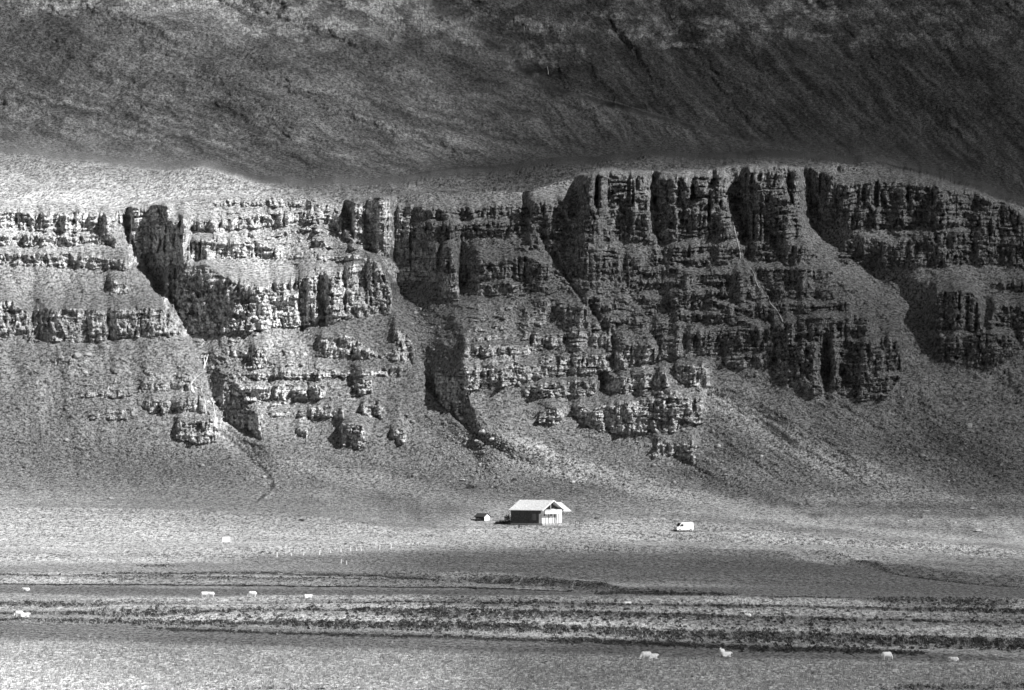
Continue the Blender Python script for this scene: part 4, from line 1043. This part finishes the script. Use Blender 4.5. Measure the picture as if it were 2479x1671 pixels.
# ------------------------------------------------------------------ shrubs
def shrub_mesh(seed, n=260):
    rr = random.Random(seed); b = bmesh.new()
    for _ in range(n):
        th = rr.uniform(0, 6.283); ph = math.acos(rr.uniform(0, 1)); r = rr.uniform(.45, 1) ** .6
        lob = 1 + .25 * math.sin(th * 3 + seed) 
        c = Vector((math.cos(th) * math.sin(ph) * r * lob, math.sin(th) * math.sin(ph) * r * lob, math.cos(ph) * r * .95 + .05))
        a1 = Vector((rr.gauss(0, 1), rr.gauss(0, 1), rr.gauss(0, 1))).normalized(); a2 = a1.orthogonal().normalized()
        s_ = rr.uniform(.07, .17)
        b.faces.new([b.verts.new(c + a1 * s_), b.verts.new(c + a2 * s_ * .6), b.verts.new(c - a1 * s_), b.verts.new(c - a2 * s_ * .6)])
    me = bpy.data.meshes.new("shrub"); b.to_mesh(me); b.free(); me.materials.append(leaf)
    return me
SH = [shrub_mesh(k) for k in range(3)]
for k, (x, y, r, h, lab) in enumerate([(1153, 1184.5, 1.0, 2.4, "tall dark shrub against the left end of the house"), (1139, 1187, 1.3, 1.1, "low dark shrub on the grass left of the house"),
    (1085, 1181, 1.0, .9, "dark shrub in front of the tiny shed"), (1068.7, 1109, 1.3, 1.0, "dark shrub alone on the slope above the shed"), (1167.5, 1093, .9, .9, "small dark shrub on the slope above the house"),
    (685, 1186, .9, .7, "small dark shrub on the bright meadow, far left of the shed"), (1355, 1179, .8, .5, "low shrub between the house and the bright boulder"),
    (1128, 1108, .8, .6, "small dark shrub right of the lone one above the shed")]):
    o = bpy.data.objects.new("shrub", SH[k % 3]); C.objects.link(o)
    o.location = surf(x, y); o.scale = (r, r, h); o.rotation_euler = (0, 0, k)
    tag(o, lab, "shrub", "dark shrubs near the house")

# ------------------------------------------------------------------ scatters: scree, heather, grass
def interp_surf(x, y):
    j = np.clip(np.searchsorted(xs, x), 1, NC - 1); i = np.clip(np.searchsorted(ys, y), 1, NR - 1)
    tx = (x - xs[j-1]) / (xs[j] - xs[j-1]); ty = (y - ys[i-1]) / (ys[i] - ys[i-1])
    g = lambda A: (A[i-1, j-1] * (1-tx) + A[i-1, j] * tx) * (1-ty) + (A[i, j-1] * (1-tx) + A[i, j] * tx) * ty
    return np.stack([g(PX), g(Y), g(PZ)], 1)
def scatter_mesh(name, base_v, base_f, pos, scale, rotz, mat, jit=.0, tone=None):
    n = len(pos); nv = len(base_v)
    bv = np.array(base_v, float)
    c, s_ = np.cos(rotz), np.sin(rotz)
    v = np.repeat(bv[None], n, 0)
    if jit: v = v * (1 + RNG.uniform(-jit, jit, (n, nv, 1)))
    v = v * scale[:, None, :]
    x = v[..., 0] * c[:, None] - v[..., 1] * s_[:, None]; y = v[..., 0] * s_[:, None] + v[..., 1] * c[:, None]
    v = np.stack([x, y, v[..., 2]], -1) + pos[:, None, :]
    bf = np.array(base_f); k = bf.shape[1]
    f = (bf[None] + (np.arange(n) * nv)[:, None, None]).reshape(-1, k).astype(np.int32)
    me = bpy.data.meshes.new(name)
    me.vertices.add(n * nv); me.vertices.foreach_set("co", v.astype(np.float32).ravel())
    me.loops.add(f.size); me.loops.foreach_set("vertex_index", f.ravel())
    me.polygons.add(len(f)); me.polygons.foreach_set("loop_start", np.arange(0, f.size, k, dtype=np.int32))
    me.update(calc_edges=True)
    me.materials.append(mat)
    o = bpy.data.objects.new(name, me); C.objects.link(o); o["kind"] = "stuff"
    return o
def samp(n, regs):
    X = []; Yy = []
    for cx, cy, rx, ry, k in regs:
        m = int(n * k); a_ = RNG.normal(0, .5, (m, 2))
        X.append(cx + a_[:, 0] * rx); Yy.append(cy + a_[:, 1] * ry)
    X = np.concatenate(X); Yy = np.concatenate(Yy)
    ok = (X > -80) & (X < 2400)
    return X[ok], Yy[ok]
octv = [(1, 0, 0), (0, 1, 0), (-1, 0, 0), (0, -1, 0), (.2, .1, .8), (-.1, .2, -.7)]
octf = [(0, 1, 4), (1, 2, 4), (2, 3, 4), (3, 0, 4), (1, 0, 5), (2, 1, 5), (3, 2, 5), (0, 3, 5)]
sx_, sy_ = samp(26000, [(150, 1040, 300, 90, .16), (450, 1060, 200, 60, .08), (680, 1080, 130, 50, .05), (1080, 1010, 120, 70, .10), (1200, 1060, 240, 60, .08), (640, 465, 130, 18, .05), (780, 545, 110, 60, .07),
                        (1900, 1020, 380, 130, .20), (1500, 1080, 250, 60, .05), (950, 760, 60, 90, .03), (1700, 950, 200, 100, .06), (2200, 1150, 200, 60, .05), (600, 900, 350, 120, .05)])
ps = interp_surf(sx_, sy_)
sc_ = np.clip(RNG.lognormal(-1.65, .6, len(ps)), .08, 1.1)
scatter_mesh("scree", octv, octf, ps, np.stack([sc_, sc_ * .8, sc_ * .75], 1), RNG.uniform(0, 6.28, len(ps)), scree_m, .3)

# heather and willow scrub along the old field ridges: (x, y, half height) stations and density
hx = []; hy = []; hsz = []
for st, dens in ROWS:
    L_ = st[-1][0] - st[0][0]; n = int(L_ * dens * .62)
    x = RNG.uniform(st[0][0], st[-1][0], n)
    yc = np.interp(x, [s_[0] for s_ in st], [s_[1] for s_ in st]); hh = np.interp(x, [s_[0] for s_ in st], [s_[2] for s_ in st])
    keep = fbm(x / 30, yc / 9 + dens, 401, 4, .75) * 1.9 + .10 + RNG.uniform(-.55, .55, n) > 0
    y = yc + np.clip(RNG.normal(0, .6, n), -1.5, 1.5) * hh + perlin(x / 40, yc, 402) * 3
    hx.append(x[keep]); hy.append(y[keep]); hsz.append((.10 + .40 * RNG.uniform(0, 1, keep.sum()) ** 2) * np.clip(hh[keep] / 8, .45, 1.0))
hx = np.concatenate(hx); hy = np.concatenate(hy); hsz = np.concatenate(hsz)
def clump(n, seed, blade=False):
    rr = random.Random(seed); V = []; Fc = []
    for _ in range(n):
        if blade:
            th = rr.uniform(0, 6.28); r = rr.uniform(0, .35); t2 = rr.uniform(0, 6.28); ln = rr.uniform(.1, .45); w_ = rr.uniform(.05, .1)
            b0 = Vector((math.cos(th) * r, math.sin(th) * r, 0)); tip = b0 + Vector((math.cos(t2) * ln, math.sin(t2) * ln, rr.uniform(.6, 1)))
            sd = Vector((-math.sin(t2), math.cos(t2), 0)) * w_
            q = [b0 - sd, b0 + sd, tip]
        else:
            th = rr.uniform(0, 6.28); ph = math.acos(rr.uniform(0, 1)); r = rr.uniform(.5, 1)
            c = Vector((math.cos(th) * math.sin(ph) * r, math.sin(th) * math.sin(ph) * r, math.cos(ph) * r))
            a1 = Vector((rr.gauss(0, 1), rr.gauss(0, 1), rr.gauss(0, 1))).normalized(); a2 = a1.orthogonal().normalized(); s_ = rr.uniform(.25, .5)
            q = [c + a1 * s_, c - a1 * s_ * .6 + a2 * s_, c - a1 * s_ * .6 - a2 * s_]
        k = len(V); V += [tuple(p_) for p_ in q]; Fc.append((k, k + 1, k + 2))
    return V, Fc
v_, f_ = clump(22, 5)
ps = interp_surf(hx, hy)
scatter_mesh("heather", v_, f_, ps, np.stack([hsz, hsz * .9, hsz * .85], 1), RNG.uniform(0, 6.28, len(ps)), heath, .2)
n = 52000
gx_ = RNG.uniform(-60, 2390, n); gy_ = 1572 - (RNG.uniform(0, 1, n) ** 1.0) * 215
dn = fbm(gx_ / 60, gy_ / 9, 411, 3)
strip2 = np.exp(-((gy_ - np.interp(gx_, [-200, 300, 1000, 1700, 2400], [1425, 1440, 1460, 1480, 1492])) / 15) ** 2)
ok = (dn + RNG.uniform(-.5, .5, n) - strip2 * 1.2) > -.15
gx_, gy_ = gx_[ok], gy_[ok]
v_, f_ = clump(6, 9, True)
ps = interp_surf(gx_, gy_)
gs = RNG.uniform(.25, .6, len(ps))
scatter_mesh("grass", v_, f_, ps, np.stack([gs * 1.3, gs * 1.3, gs], 1), RNG.uniform(0, 6.28, len(ps)), grassm, .2)
